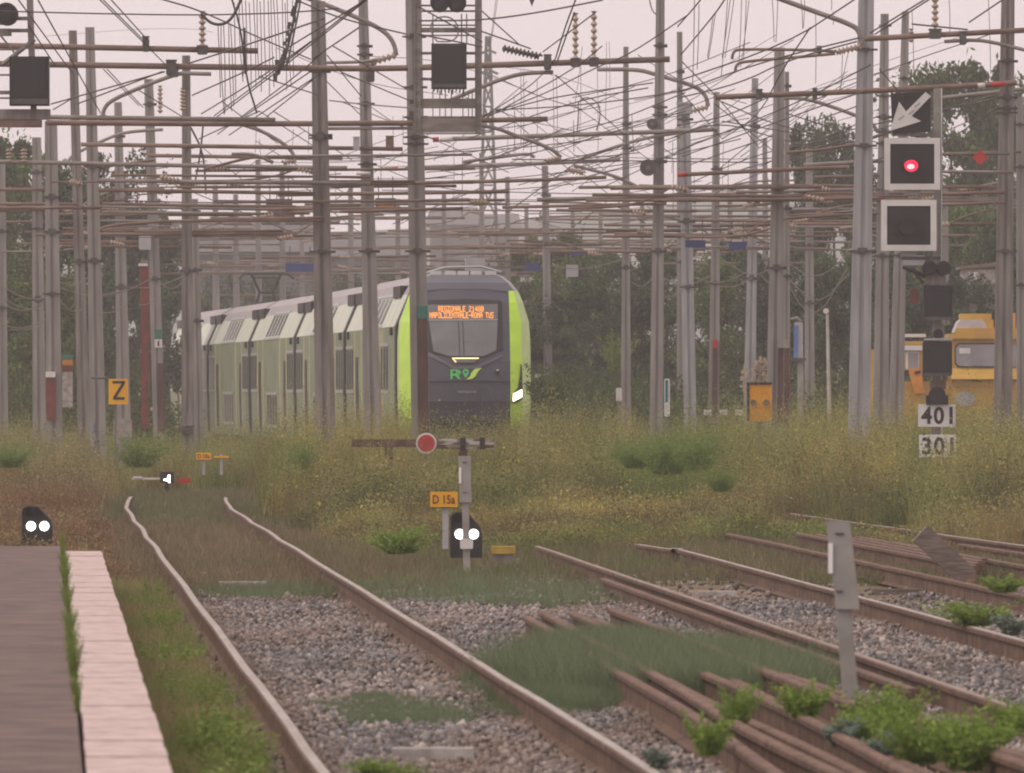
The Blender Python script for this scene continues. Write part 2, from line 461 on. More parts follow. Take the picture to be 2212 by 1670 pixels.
rail_mesh(line(lambda d: t2n(d) - 0.185 + wob(d, 4) * .5, 66, 104), M['loosetop'], t2, 'check_rail', dz=-0.03)
rail_mesh([(GX(1480, 121) - .03, 121.4), (GX(1455, 121), 120.6), (GX(1430, 121.5), 121.6), (GX(1379, 123.5), 124.5)], M['railtop'], t2, 'switch_tip')
for d, z in ((89.5, -0.11), (93.5, -0.12), (100, -0.13), (75, -0.16), (110, -0.13)):
    sleeper(t2, t2n(d) + .72, d, z=-0.165, rz=0.04)
t3l = lambda d: 4.31 - 0.0438 * (d - 93.7)
t3 = thing('railway_track', (t3l(100) + .7, 100, -0.17), 'disused track with brown rusty rails at the right edge, beyond the grey post', 'railway track')
rail_mesh(line(lambda d: t3l(d) + wob(d, 5), 55, 133), M['loosetop'], t3, dz=0.01)
rail_mesh(line(lambda d: t3l(d) + 1.45 + wob(d, 6), 60, 126), M['loosetop'], t3, dz=0.0)
for d in (96, 104, 112, 119): sleeper(t3, t3l(d) + .72, d, m=M['timber'], z=-0.13)
t4 = thing('railway_track', (6.2, 122, -0.17), 'farthest right track with one shiny rail line just in front of the weeds', 'railway track')
rail_mesh(line(lambda d: 5.61 - 0.058 * (d - 122) + wob(d, 7), 90, 153), M['railtop'], t4, dz=0.02)
rail_mesh(line(lambda d: 7.07 - 0.058 * (d - 122) + wob(d, 8), 90, 150), M['railtop'], t4, dz=0.02)
rail_mesh(line(lambda d: 5.33 - 0.058 * (d - 122) + wob(d, 8), 90, 126), M['loosetop'], t4, 'check_rail', dz=-0.02)
for d in (106, 112, 118, 124): sleeper(t4, 6.33 - .058 * (d - 122), d, m=M['timber'], z=-0.13)

# loose rails lying side by side on the ballast
far = [0.112, 0.228, 0.338, 0.47, 0.63, 0.765, 0.90]
near = [1.345, 1.52, 1.64, 1.90, 2.08, 2.46, 2.66]
descr = ['first from the left of the', 'second from the left of the', 'third from the left of the', 'middle one of the seven', 'third from the right of the', 'second from the right of the', 'rightmost of the']
for k in range(7):
    dend = [83.8, 84.6, 84.0, 84.3, 84.5, 85.6, 83.0][k]
    a, bb = far[k], near[k]
    def lx(d, a=a, bb=bb, k=k, dend=dend):
        t = (dend - d) / (dend - 47.0)
        return a + (bb - a) * t + 0.05 * math.sin(t * 5 + k * 1.7) * t + 0.018 * math.sin(t * 11 + k * 2.3) * min(1, 3 * t)
    o = rail_mesh(line(lx, 36, dend, 1.5), M['loosetop'], None, 'loose_rail', dz=0.035 + [0, .02, -.02, .015, -.03, .02, -.01][k])
    tag(o, f'rusty brown loose rail lying on the ballast, {descr[k]} loose rails', 'rail', 'loose rusty rails lying side by side on the ballast')
# stack of old rails beyond
for k in range(4):
    d0, d1 = 107 + k * 1.5, 131 - k
    o = rail_mesh(line(lambda d: GX(1850, 122) - .0455 * (d - 122) + k * 0.16, d0, d1), M['loosetop'], None, 'old_rail', dz=0.04)
    tag(o, 'old rusty rail lying in the row behind the grey post at right', 'rail', 'old rails lying between the right hand tracks')
# tipped timber and its broken end
b = MB(); b.box((0, 0, 0), (0.62, 0.26, 0.2), M['timber'], rot=Matrix.Rotation(math.radians(43), 3, 'Y'))
o = b.build('timber_sleeper'); p = P(2040, 1200, 104); o.location = p
tag(o, 'weathered grey timber sleeper lying askew on the rusty rails at the right edge', 'sleeper')
for i, (px, py, d, w_, l_) in enumerate(((1100, 1185, 122, 0.25, 0.1), (915, 1207, 111, .16, .2), (1000, 1206, 110.5, .3, .15), (1912, 1208, 111, .16, .3), (935, 1615, 57.2, .46, .3), (525, 1260, 106, .5, .3), (1550, 1282, 101, .38, .3))):
    b = MB(); b.box((0, 0, 0), (w_, l_, 0.14), M['concrete'], taper=0.9); o = b.build('concrete_block'); q = P(px, py, d); o.location = (q.x, d, (GZ - 0.01 if i < 4 else -0.165))
    tag(o, ['small pale concrete slab at the foot of the dark weeds right of the yellow lid', 'pale concrete block in the grass left of the low signal', 'pale concrete block in front of the low signal by the D 15a sign', 'pale concrete block lying among the rusty rails right of the grey post', 'pale flat sleeper end showing between the near rails at the bottom edge', 'pale sleeper end in the grass between the far part of the near rails', 'pale sleeper end in the ballast between the middle right rails'][i], 'block')

# ------------------------------------------------------------------ ballast stones (nobody could count them)
ICO_V = []
phi = (1 + 5 ** .5) / 2
for a in (-1, 1):
    for c in (-phi, phi): ICO_V += [(0, a, c), (a, c, 0), (c, 0, a)]
bm = bmesh.new(); bmesh.ops.create_icosphere(bm, subdivisions=1, radius=1.0)
bm.verts.ensure_lookup_table()
IV = np.array([v.co[:] for v in bm.verts]); IF = np.array([[v.index for v in f.verts] for f in bm.faces]); bm.free()
def n2(x, y, s=1.0, k=0.0):
    """cheap smooth noise on arrays, about -1..1"""
    return (np.sin(x * 1.7 * s + k) * np.cos(y * 1.3 * s + 1.7 * k) + np.sin(x * 0.9 * s - y * 1.1 * s + 2.1 + k) + 0.7 * np.sin(x * 3.3 * s + y * 2.1 * s + 3 * k) * np.cos(y * 2.9 * s - x * s)) / 2.2
def stones(n, d0, d1):
    d = d0 + (d1 - d0) * RNG.random(n) ** 1.1
    half = d * 1106 / F + 0.6
    x = (RNG.random(n) * 2 - 1) * half
    xc = t1_center_np(d)
    keep = x > (-1.282 - 0.0418 * (d - 42.1)) + 0.25
    grassy = (x < xc - 0.75) & (RNG.random(n) > 0.35)
    keep &= ~grassy
    for off in (-0.758, 0.757): keep &= np.abs(x - xc - off) > 0.075
    x2 = 2.788 - 0.0402 * (d - 60.6)
    for off in (0, 1.44): keep &= np.abs(x - x2 - off) > 0.075
    lim = 101 + 7 * n2(x * 1.5, d * 0.22)
    keep &= (d < lim) | (RNG.random(n) < 0.06)
    keep &= ~((x > x2 + 1.6) & (d > 92) & (RNG.random(n) < 0.75))
    keep &= RNG.random(n) < (0.80 + 0.4 * n2(x * 2.3, d * 0.5, 1, 1.0))
    x = x[keep]; d = d[keep]; n = len(x)
    s = RNG.uniform(0.009, 0.0225, n) * (1 + 0.5 * (RNG.random(n) < 0.08))
    z = GZ + 0.028 + 0.022 * n2(x * 2, d * 0.6, 1, 2.0) + RNG.uniform(-0.01, 0.022, n)
    rad = RNG.uniform(0.62, 1.25, (n, 12, 1))
    V = IV[None] * rad
    sc = RNG.uniform(0.65, 1.35, (n, 1, 3)); V = V * sc
    a = RNG.uniform(0, 6.28, n); ca, sa = np.cos(a)[:, None], np.sin(a)[:, None]
    X = V[..., 0] * ca - V[..., 1] * sa; Y = V[..., 0] * sa + V[..., 1] * ca
    V = np.stack([X, Y, V[..., 2]], -1) * s[:, None, None]
    V += np.stack([x, d, z], -1)[:, None]
    Fs = (IF[None] + (np.arange(n) * 12)[:, None, None]).reshape(-1, 3)
    pal = np.array([(0.42, 0.36, 0.325), (0.33, 0.28, 0.255), (0.255, 0.24, 0.24), (0.19, 0.175, 0.17), (0.13, 0.11, 0.10), (0.30, 0.23, 0.19)])
    blue = n2(x * 1.1, d * 0.25, 1, 4.0) > 0.1      # patches of newer, greyer stone
    pick = np.where(blue, RNG.choice(6, n, p=[.11, .08, .31, .28, .18, .04]), RNG.choice(6, n, p=[.23, .25, .12, .13, .13, .14]))
    c = pal[pick] * RNG.uniform(0.42, 1.15, (n, 1))
    dust = np.zeros(n); xc = t1_center_np(d)
    for off in (-0.758, 0.757): dust = np.maximum(dust, np.clip(1.15 - np.abs(x - xc - off) / 0.30, 0, 0.8))
    dust = np.maximum(dust, np.clip(0.9 * n2(x * 1.9, d * 0.33, 1, 8.0) - 0.05, 0, 0.7)) * RNG.uniform(.5, 1, n)
    c = c * (1 - dust[:, None]) + np.array((0.19, 0.135, 0.105))[None] * dust[:, None]
    C = np.repeat(c, 12, 0)
    return V.reshape(-1, 3), Fs, C
V, Q, C = stones(220000, 46, 116)
sm = leafmat('ballast_stone', 0.0)
o = link('ballast_stones', np_mesh('ballast_stones', V, Q, C, [sm])); tag(o, 'grey and pinkish crushed stone ballast between the rails', kind='stuff')

# ------------------------------------------------------------------ vegetation builders
class Veg:
    def __init__(self): self.V = []; self.Q = []; self.C = []; self.n = 0
    def _add(self, V, C):      # V: (n, 4, 3)
        n = len(V)
        self.V.append(V.reshape(-1, 3)); self.C.append(np.repeat(C, 4, 0))
        self.Q.append((np.arange(n)[:, None] * 4 + np.arange(4)[None] + self.n)); self.n += n * 4
    def blades(self, base, h, lean, width, col, segs=3, curl=0.6):
        """tapering ribbons: base (n,3), h (n), lean (n) sideways reach, width (n)"""
        n = len(base)
        a = RNG.uniform(0, 2 * np.pi, n); dx, dy = np.cos(a), np.sin(a)
        f = RNG.uniform(-0.9, 0.9, n); wx, wy = np.cos(f), np.sin(f)   # mostly broadside to the line of the track
        for s in range(segs):
            t0, t1 = s / segs, (s + 1) / segs
            def pt(t, side):
                r = lean * t ** (1 + curl); wd = width * (1 - t * 0.92) * 0.5 * side
                return np.stack([base[:, 0] + dx * r + wx * wd, base[:, 1] + dy * r + wy * wd, base[:, 2] + h * (t - 0.12 * t * t)], -1)
            self._add(np.stack([pt(t0, -1), pt(t0, 1), pt(t1, 1), pt(t1, -1)], 1), col)
        return np.stack([base[:, 0] + dx * lean, base[:, 1] + dy * lean, base[:, 2] + h * 0.88], -1)
    def leaves(self, c, size, col, flat=0.0, aspect=0.5):
        n = len(c)
        u = RNG.normal(size=(n, 3)); u[:, 2] *= (1 - flat); u /= np.linalg.norm(u, axis=1, keepdims=True) + 1e-9
        w_ = RNG.normal(size=(n, 3)); v = np.cross(u, w_); v /= np.linalg.norm(v, axis=1, keepdims=True) + 1e-9
        su = (size * 0.5)[:, None]; sv = su * aspect
        self._add(np.stack([c - u * su, c - v * sv, c + u * su, c + v * sv], 1), col)
    def mesh(self, name, m):
        return np_mesh(name, np.concatenate(self.V), np.concatenate(self.Q), np.concatenate(self.C), [m])

def lerp_cols(a, b_, t): return np.array(a)[None] * (1 - t[:, None]) + np.array(b_)[None] * t[:, None]

OL = (0.255, 0.265, 0.095); YE = (0.39, 0.365, 0.13); BR = (0.17, 0.125, 0.078); GR = (0.17, 0.235, 0.06); DG = (0.10, 0.135, 0.055); TA = (0.36, 0.29, 0.18)

# --- tall weeds
def weed_field(n, xmin, xmax, d0, d1, hfun, keepfun, colfun, nst=13, nlf=44):
    nc = n // 13
    cd_ = d0 + (d1 - d0) * RNG.random(nc) ** 1.15
    cx_ = (xmin + (xmax - xmin) * RNG.random(nc) - CX) / F * cd_
    ch_ = RNG.uniform(0.62, 1.18, nc); cb_ = RNG.uniform(0.62, 1.25, nc); ck_ = RNG.random(nc); cs_ = RNG.uniform(0.12, 0.42, nc)
    ci = RNG.integers(0, nc, n)
    d = cd_[ci] + RNG.normal(0, 1, n) * cs_[ci] * 1.4
    x = cx_[ci] + RNG.normal(0, 1, n) * cs_[ci]
    px = x / d * F + CX
    h = ch_[ci] * hfun(px, d, x) * np.where(RNG.random(n) < .07, RNG.uniform(1.1, 1.32, n), RNG.uniform(0.55, 1.08, n))
    k = keepfun(px, d, x) & (h > 0.08)
    px, d, x, h = px[k], d[k], x[k], h[k]; n = len(d); ci = ci[k]
    col = colfun(px, d, x) * cb_[ci][:, None]
    t_ = ck_[ci]; tint = np.where((t_ < .16)[:, None], np.array([(0.62, 0.80, 0.60)]), np.where((t_ < .30)[:, None], np.array([(1.05, .82, .72)]), np.where((t_ > .84)[:, None], np.array([(1.22, 1.15, 1.0)]), 1.0)))
    col = col * tint
    vg = Veg()
    base = np.stack([x, d, np.full(n, GZ)], -1)
    B = np.repeat(base, nst, 0) + np.concatenate([RNG.normal(0, 0.12, (n * nst, 2)), np.zeros((n * nst, 1))], 1)
    H = np.repeat(h, nst) * RNG.uniform(0.6, 1.0, n * nst)
    CC = np.repeat(col, nst, 0) * RNG.uniform(0.75, 1.2, (n * nst, 1))
    tips = vg.blades(B, H, H * RNG.uniform(0.05, 0.35, n * nst), RNG.uniform(0.006, 0.014, n * nst), CC)
    # leaflets around the upper parts of the stems
    m = nlf
    tt = RNG.random((n, m)) ** 0.75
    rr = h[:, None] * 0.05 + 0.09 + 0.13 * np.sin(tt * 3.1)
    aa = RNG.uniform(0, 6.28, (n, m))
    c = np.stack([x[:, None] + rr * np.cos(aa) * RNG.random((n, m)) ** .5, d[:, None] + rr * np.sin(aa), GZ + h[:, None] * (0.12 + 0.86 * tt)], -1).reshape(-1, 3)
    ysel = (RNG.random(n * m) < 0.30) & (tt.reshape(-1) > 0.74)
    lc = np.repeat(col, m, 0) * RNG.uniform(0.7, 1.25, (n * m, 1))
    lc[ysel] = lc[ysel] * 0.5 + np.array(YE) * 0.55
    vg.leaves(c, RNG.uniform(0.018, 0.06, n * m), lc, aspect=0.34)
    return vg

def colmix(px, d, x):
    n = len(d)
    t = np.clip(0.5 + 0.55 * n2(x * 0.55, d * 0.16) + RNG.normal(0, 0.18, n), 0, 1)
    c = lerp_cols(OL, YE, t)
    g_ = np.clip((n2(x * 0.8, d * 0.2, 1, 2.5) - 0.25) * 2.2 + RNG.normal(0, 0.1, n), 0, 1)
    c = c * (1 - g_[:, None]) + np.array(GR)[None] * g_[:, None]
    dk = np.clip(0.5 + 0.9 * n2(x * 1.5, d * 0.33, 1, 9.1) + RNG.normal(0, .22, n), 0, 1)
    c = c * (0.52 + 0.62 * dk)[:, None]
    gb = np.exp(-((px - 1440) / 110) ** 2 - ((d - 176) / 13) ** 2) + 0.8 * np.exp(-((px - 1780) / 260) ** 2 - ((d - 139) / 7) ** 2) + .5 * np.exp(-((px - 620) / 60) ** 2 - ((d - 175) / 9) ** 2)
    gb = np.clip(gb + RNG.normal(0, .12, n), 0, .95) * (gb > .12)
    c = c * (1 - gb[:, None]) + np.array((0.16, 0.25, 0.055))[None] * gb[:, None]
    lowc = np.clip((176 - d) / 30, 0, 1) * np.clip(0.6 + 0.6 * n2(x * 0.9, d * 0.25, 1, 6.0) + RNG.normal(0, 0.15, n), 0, 1) * 0.75
    c = c * (1 - lowc[:, None]) + np.array(BR)[None] * lowc[:, None]
    return c
def h_right(px, d, x):
    base = np.interp(d, [126, 140, 160, 182, 245], [0.22, 0.40, 0.82, 1.28, 1.42])
    base = base * (1 + 0.20 * n2(x * 1.2, d * 0.15, 1, 1.3) + 0.12 * n2(x * 3.1, d * 0.4, 1, 4.3))
    base = base + np.interp(d, [180, 200, 240], [0, .25, .25]) * (1.4 * np.exp(-((px - 625) / 95) ** 2) + .7 * np.exp(-((px - 850) / 50) ** 2) + .8 * np.exp(-((px - 1230) / 110) ** 2)) - 0.10 * np.exp(-((px - 1010) / 70) ** 2) * (d > 200)
    big = np.clip((px - 1560) / 300, 0, 1) * np.interp(d, [128, 137, 150, 190, 220], [0.10, 0.5, 0.45, 0.16, 0.12])
    dip = np.exp(-((px - 1420) / 90) ** 2) * 0.18 + np.exp(-((px - 1010) / 90) ** 2) * 0.08 * (d > 190)
    h = base + big - dip
    for p0, p1, dm, yc in ((735, 1085, 187, 990), (1955, 2072, 177.5, 972), (1950, 2040, 177.5, 958)):
        yc = np.where(px > 2022, yc - 22, yc) if p0 > 1900 else yc
        lim = (CAMZ - (yc - CY) / F * d - GZ) * 0.93
        h = np.where((px > p0) & (px < p1) & (d < dm), np.minimum(h, lim), h)
    x4 = 5.61 - 0.058 * (d - 122)
    h = np.where((x < x4 + 0.15) & (x > 4.31 - 0.0438 * (d - 93.7) + .3) & (d < 154) & (px > 1640), np.minimum(h, 0.22), h)
    return h
def k_right(px, d, x):
    xc = t1_center_np(d)
    k = (x > xc + 1.55 + 0.35 * n2(d * 0.4, x * 0.3)) & (d > 128 + 5 * n2(x * 1.1, d * 0 + 2) + np.clip((px - 1500) / 200, 0, 1) * 4)
    k &= ~((d > 238) & (x > -14) & (x < 1.0))       # the train stands here
    return k
vg = weed_field(19000, 430, 2290, 126, 246, h_right, k_right, colmix)
vs = weed_field(2600, 540, 2290, 178, 240, lambda px, d, x: h_right(px, d, x) * 1.16, lambda px, d, x: k_right(px, d, x) & ~((px > 930) & (px < 1120)), lambda px, d, x: lerp_cols(OL, YE, RNG.random(len(d))), 9, 46)
vg.V += vs.V; vg.C += vs.C; vg.Q += [q_ + vg.n for q_ in vs.Q]; vg.n += vs.n
o = link('tall_weeds', vg.mesh('tall_weeds', M['weed'])); tag(o, 'thick tall yellowish green wild weeds covering the waste ground', kind='stuff')

def h_left(px, d, x):
    b_ = np.interp(d, [104, 117, 122, 150, 175, 205, 250], [0.38, 0.42, 0.26, 0.42, 0.72, 1.2, 1.3])
    b_ = b_ * (1 + 0.15 * n2(x * 1.2, d * 0.15, 1, 1.3))
    return b_ * np.where((px > 225) & (px < 420), 0.72, np.where((px >= 420) & (px < 600), np.where(d > 222, 0.98, 0.74), 1.0))
def k_left(px, d, x):
    xc = t1_center_np(d)
    k = (x < xc - 1.35 - 0.3 * n2(d * 0.3, x)) | ((d > 204) & (px < 620))
    return k & ~((x > -4.2 - .0418 * (d - 99)) & (d < 103))
def col_left(px, d, x):
    n = len(d)
    t = np.clip((d - 165) / 40 + RNG.normal(0, 0.2, n), 0, 1)
    c = lerp_cols((0.225, 0.15, 0.09), OL, t)
    y_ = np.clip(0.3 + 0.7 * n2(x, d * 0.2, 1, 3.0), 0, 1) * (d > 185) * (px < 225)
    c = c * (1 - y_[:, None]) + np.array(TA)[None] * y_[:, None]
    return c
vg = weed_field(9000, -60, 620, 104, 262, h_left, k_left, col_left, 12, 26)
o = link('dry_weeds', vg.mesh('dry_weeds', M['weed'])); tag(o, 'dry brown grass and weeds left of the main track', kind='stuff')

# weeds further back beside and behind the masts
def h_back(px, d, x): return 1.25 + 0.35 * n2(x * 0.6, d * 0.1)
def k_back(px, d, x): return (x > 1.6) | (x < -3.6 - 0.0705 * (d - 240) - 2.6)
vg = weed_field(3800, -80, 2300, 246, 300, h_back, k_back, lambda px, d, x: lerp_cols(OL, DG, np.clip(RNG.random(len(d)), 0, 1)), 5, 36)
o = link('back_weeds', vg.mesh('back_weeds', M['weed'])); tag(o, 'green undergrowth in front of the far trees', kind='stuff')

# --- short grass on the old track bed and patches of fine grass
def short_grass(spec):
    vg = Veg()
    for (n, xs, d0, d1, h0, h1, col, nb, wd) in spec:
        d = d0 + (d1 - d0) * RNG.random(n); x = xs(d, RNG.random(n))
        ok = np.ones(n, bool)
        base = np.stack([x, d, np.full(n, GZ + 0.0)], -1)
        B = np.repeat(base, nb, 0) + np.concatenate([RNG.normal(0, 0.05, (n * nb, 2)), np.zeros((n * nb, 1))], 1)
        H = RNG.uniform(h0, h1, n * nb)
        C_ = np.repeat(col(x, d), nb, 0) * RNG.uniform(0.75, 1.25, (n * nb, 1))
        vg.blades(B, H, H * RNG.uniform(0.1, 0.6, n * nb), np.full(n * nb, wd), C_, segs=2)
    return vg
bedcol = lambda x, d: lerp_cols((0.18, 0.155, 0.088), (0.14, 0.165, 0.07), np.clip(0.45 + 0.6 * n2(x * 1.5, d * 0.3, 1, 5) + RNG.normal(0, .2, len(x)), 0, 1))
def ellipse(cx, cd, rx, rd):
    def f(d, u):
        s = np.sqrt(np.clip(1 - ((d - cd) / rd) ** 2, 0, 1))
        g_ = np.sign(u - .5) * np.abs(2 * u - 1) ** 1.5
        return cx + (0.0 - 0.043 * (d - cd)) + rx * s * g_ * (1.12 + 0.3 * np.sin(d * 2.3 + u * 5))
    return f
patchcol = lambda x, d: lerp_cols((0.19, 0.235, 0.125), (0.14, 0.18, 0.105), RNG.random(len(x)))
spec = [
    (8000, lambda d, u: t1_center_np(d) + (u * 4.6 - 2.2), 100, 205, 0.05, 0.16, bedcol, 6, 0.010),
    (2600, lambda d, u: t1_center_np(d) + (u * 4.0 - 2.0), 106, 150, 0.08, 0.22, lambda x, d: lerp_cols(BR, TA, RNG.random(len(x)) * .6), 6, 0.010),
    (2600, lambda d, u: t1_center_np(d) + 0.9 + u * 7.5, 108, 134, 0.08, 0.24, bedcol, 7, 0.010),
    (1500, lambda d, u: 2.0 + u * 5.0, 110, 140, 0.06, 0.2, lambda x, d: lerp_cols(BR, TA, RNG.random(len(x))), 6, 0.010),
    # fine dark green patches
    (900, ellipse(GX(1015, 104), 104, 1.25, 7), 97, 111, 0.07, 0.16, patchcol, 14, 0.006),
    (420, ellipse(GX(560, 104), 104, 0.5, 4.5), 99.5, 108.5, 0.06, 0.13, patchcol, 14, 0.006),
    (1300, ellipse(GX(840, 65.5), 65.5, 0.36, 2.6), 62.9, 68.1, 0.05, 0.105, patchcol, 16, 0.004),
    (2300, ellipse(GX(1400, 72), 72, 0.80, 5.5), 66.5, 77.5, 0.20, 0.38, patchcol, 14, 0.006),
    (900, ellipse(GX(1190, 69.5), 69.5, 0.42, 4.0), 65.5, 73.5, 0.07, 0.2, patchcol, 16, 0.004),
    (600, ellipse(GX(1660, 74), 74, 0.26, 4.0), 70, 78, 0.12, 0.26, patchcol, 16, 0.004),
    (420, ellipse(GX(1130, 66.5), 66.5, 0.28, 2.2), 64.3, 68.7, 0.05, 0.11, patchcol, 14, 0.004),
    # grass strip between the platform and the rail
    (3600, lambda d, u: PX0(d) + 0.02 + u ** 1.6 * 0.55, 41, 104, 0.06, 0.24, lambda x, d: lerp_cols((0.21, 0.245, 0.08), (0.31, 0.235, 0.125), np.clip(0.4 + 0.7 * n2(x * 3, d * 0.5, 1, 1) + RNG.normal(0, .2, len(x)), 0, 1)), 9, 0.007),
]
vg = short_grass(spec)
o = link('short_grass', vg.mesh('short_grass', M['weed'])); tag(o, 'short olive grass growing over the track bed and ballast', kind='stuff')

# small flower heads
vg = Veg(); n = 300
d = RNG.uniform(136, 195, n); px = np.where(RNG.random(n) < .6, RNG.uniform(560, 1560, n), RNG.uniform(1560, 2200, n)); x = (px - CX) / F * d
zz = GZ + h_right(px, d, x) * RNG.uniform(0.75, 1.1, n)
ok = k_right(px, d, x) & (n2(px * 0.012, d * 0.1, 1, 7) > -0.1)
c = np.stack([x, d - 0.12, zz], -1)[ok]
vg.leaves(c, RNG.uniform(0.025, 0.055, len(c)), np.tile(np.array([(0.55, 0.44, 0.05)]), (len(c), 1)), aspect=0.9)
o = link('flower_heads', vg.mesh('flower_heads', M['weed'])); tag(o, 'scattered small yellow flower heads on the weeds', kind='stuff')

# --- single leafy plants
def plant_mesh(name, c1, c2, n_st=26, spread=0.5, leaf=0.16):
    vg = Veg()
    a = RNG.uniform(0, 6.28, n_st); r = spread * RNG.random(n_st) ** .7
    base = np.stack([r * .35 * np.cos(a), r * .35 * np.sin(a), np.zeros(n_st)], -1)
    H = RNG.uniform(0.45, 1.05, n_st)
    # stems leaning outwards with leaves along them
    for i in range(n_st):
        m = 16
        t = np.linspace(0.1, 1, m)
        p = np.stack([base[i, 0] + r[i] * .75 * np.cos(a[i]) * t ** 1.4, base[i, 1] + r[i] * .75 * np.sin(a[i]) * t ** 1.4, H[i] * t], -1)
        p = np.repeat(p, 3, 0) + RNG.normal(0, 0.035, (m * 3, 3))
        cc = lerp_cols(c1, c2, RNG.random(m * 3))
        vg.leaves(p, RNG.uniform(leaf * .6, leaf * 1.3, m * 3), cc, aspect=0.36)
    vg.blades(base, H, r * .75, np.full(n_st, 0.025), lerp_cols(c1, c2, RNG.random(n_st)), segs=3, curl=.4)
    return vg.mesh(name, M['weed'])
PM = {'bright': [plant_mesh('leafy_weed', (0.16, 0.25, 0.045), (0.27, 0.36, 0.08), 40, .62, .12), plant_mesh('leafy_weed', (0.15, 0.24, 0.05), (0.26, 0.35, 0.07), 54, 0.75, 0.10), plant_mesh('leafy_weed', (0.17, 0.24, 0.06), (0.28, 0.34, 0.09), 30, 0.5, 0.11)],
      'mid': [plant_mesh('leafy_weed', (0.14, 0.215, 0.04), (0.22, 0.27, 0.07), 30, .55, .09), plant_mesh('leafy_weed', (0.13, 0.20, 0.045), (0.21, 0.26, 0.06), 44, .65, .08)],
      'blue': [plant_mesh('leafy_weed', (0.15, 0.20, 0.15), (0.25, 0.30, 0.24), 18, .55, .2)],
      'spiky': [plant_mesh('shrub', (0.13, 0.205, 0.05), (0.21, 0.28, 0.08), 80, .85, .065)],
      'dark': [plant_mesh('shrub', (0.05, 0.085, 0.03), (0.10, 0.14, 0.05), 44, .6, .10), plant_mesh('shrub', (0.055, 0.08, 0.03), (0.12, 0.15, 0.05), 50, .65, .09)]}
def plant(kind, px, py_base, w_px, h_px, d, label, cat='plant', group=None, name='leafy_weed', zbase=None):
    me = random.choice(PM[kind])
    o = bpy.data.objects.new(name, me); COL.objects.link(o)
    sc = d / F
    z = CAMZ - (py_base - CY) * sc if zbase is None else zbase
    o.location = (GX(px, d), d, z)
    o.scale = (w_px * sc / 1.1, w_px * sc / 1.1, h_px * sc)
    o.rotation_euler = (0, 0, random.uniform(0, 6.28))
    return tag(o, label, cat, group)
G1 = 'bright green weeds in the ballast of the foreground'
for kind, px, pb, ww, hh, d, lb in (
    ('bright', 1530, 1632, 110, 95, 53.5, 'bright green leafy weed left of the loose rails near the bottom edge'),
    ('bright', 1592, 1565, 90, 88, 57, 'small bright green weed growing up between the loose rusty rails'),
    ('bright', 1738, 1552, 130, 85, 58, 'bright green weed just left of the foot of the nearest grey post'),
    ('bright', 1900, 1585, 170, 105, 56.5, 'bright green weed just right of the foot of the nearest grey post'),
    ('bright', 1990, 1650, 180, 120, 52.5, 'big bright green weed with a yellow flower in front of the loose rails'),
    ('bright', 2090, 1665, 190, 135, 52, 'largest bright green weed clump at the lower right corner'),
    ('bright', 2185, 1585, 110, 80, 57, 'bright green weed at the right edge beside the near rail'),
    ('bright', 2108, 1352, 165, 55, 82, 'low bright green weed between the rails on the right'),
    ('bright', 1860, 1600, 120, 70, 56, 'small bright green weed wedged between the nearest post and the big clump'),
    ('bright', 2040, 1625, 150, 80, 54, 'spreading bright green weed behind the big clump at lower right'),
    ('bright', 1945, 1565, 110, 60, 58, 'bright green weed under the near rail right of the nearest post'),
    ('bright', 2140, 1620, 130, 75, 54.5, 'spreading bright green weed left of the right edge above the corner clump'),
    ('blue', 1815, 1612, 110, 60, 55, 'greyish green weed between the loose rails below the nearest post'),
    ('blue', 1905, 1640, 100, 60, 53, 'greyish green weed left of the big green clump'),
    ('blue', 2185, 1372, 90, 45, 80, 'pale greyish weed at the right edge behind the shiny rail'),
    ('bright', 862, 1196, 130, 62, 116, 'bright green low bush left of the D 15a sign'),
    ('bright', 808, 1680, 120, 45, 50.5, 'green weed in front of the pale sleeper at the bottom edge'),
    ('bright', 880, 1690, 110, 42, 50, 'green weed right of centre at the very bottom edge'),
    ('blue', 1420, 1660, 70, 45, 51.5, 'small grey green weed beside the near right rail at the bottom'),
    ('bright', 2170, 1280, 110, 40, 93, 'green tuft by the rusty rails at the right edge')):
    plant(kind, px, pb, ww, hh, d, lb, 'weed', G1)
G2 = 'green weeds growing along the platform edge'
for i in range(16):
    d = 47 + i * 3.4
    p = PX0(d) + random.uniform(0.2, 0.5)
    plant('bright' if i % 4 == 0 else 'mid', CX + p / d * F, 0, random.uniform(0.28, 0.42) / d * F, random.uniform(0.16, 0.28) / d * F, d, 'green leafy weed in the strip between the platform edge stones and the rail', 'weed', G2, zbase=GZ)
for i in range(7):
    d = 48.5 + i * 1.7
    plant('bright' if i % 2 else 'mid', CX + (PX0(d) + random.uniform(.28, .5)) / d * F, 0, random.uniform(0.34, 0.5) / d * F, random.uniform(0.2, 0.34) / d * F, d, 'green leafy weed in the strip between the platform edge stones and the rail', 'weed', G2, zbase=GZ)
G3 = 'weeds in the platform joint'
for i in range(17):
    d = 50 + i * 3.0
    p = PX0(d) - 0.345
    plant('mid', CX + p / d * F, 0, random.uniform(0.06, 0.11) / d * F, random.uniform(0.09, 0.24) / d * F, d, 'slender weed growing in the joint between asphalt and pale edge stones', 'weed', G3, zbase=PH - 0.01)
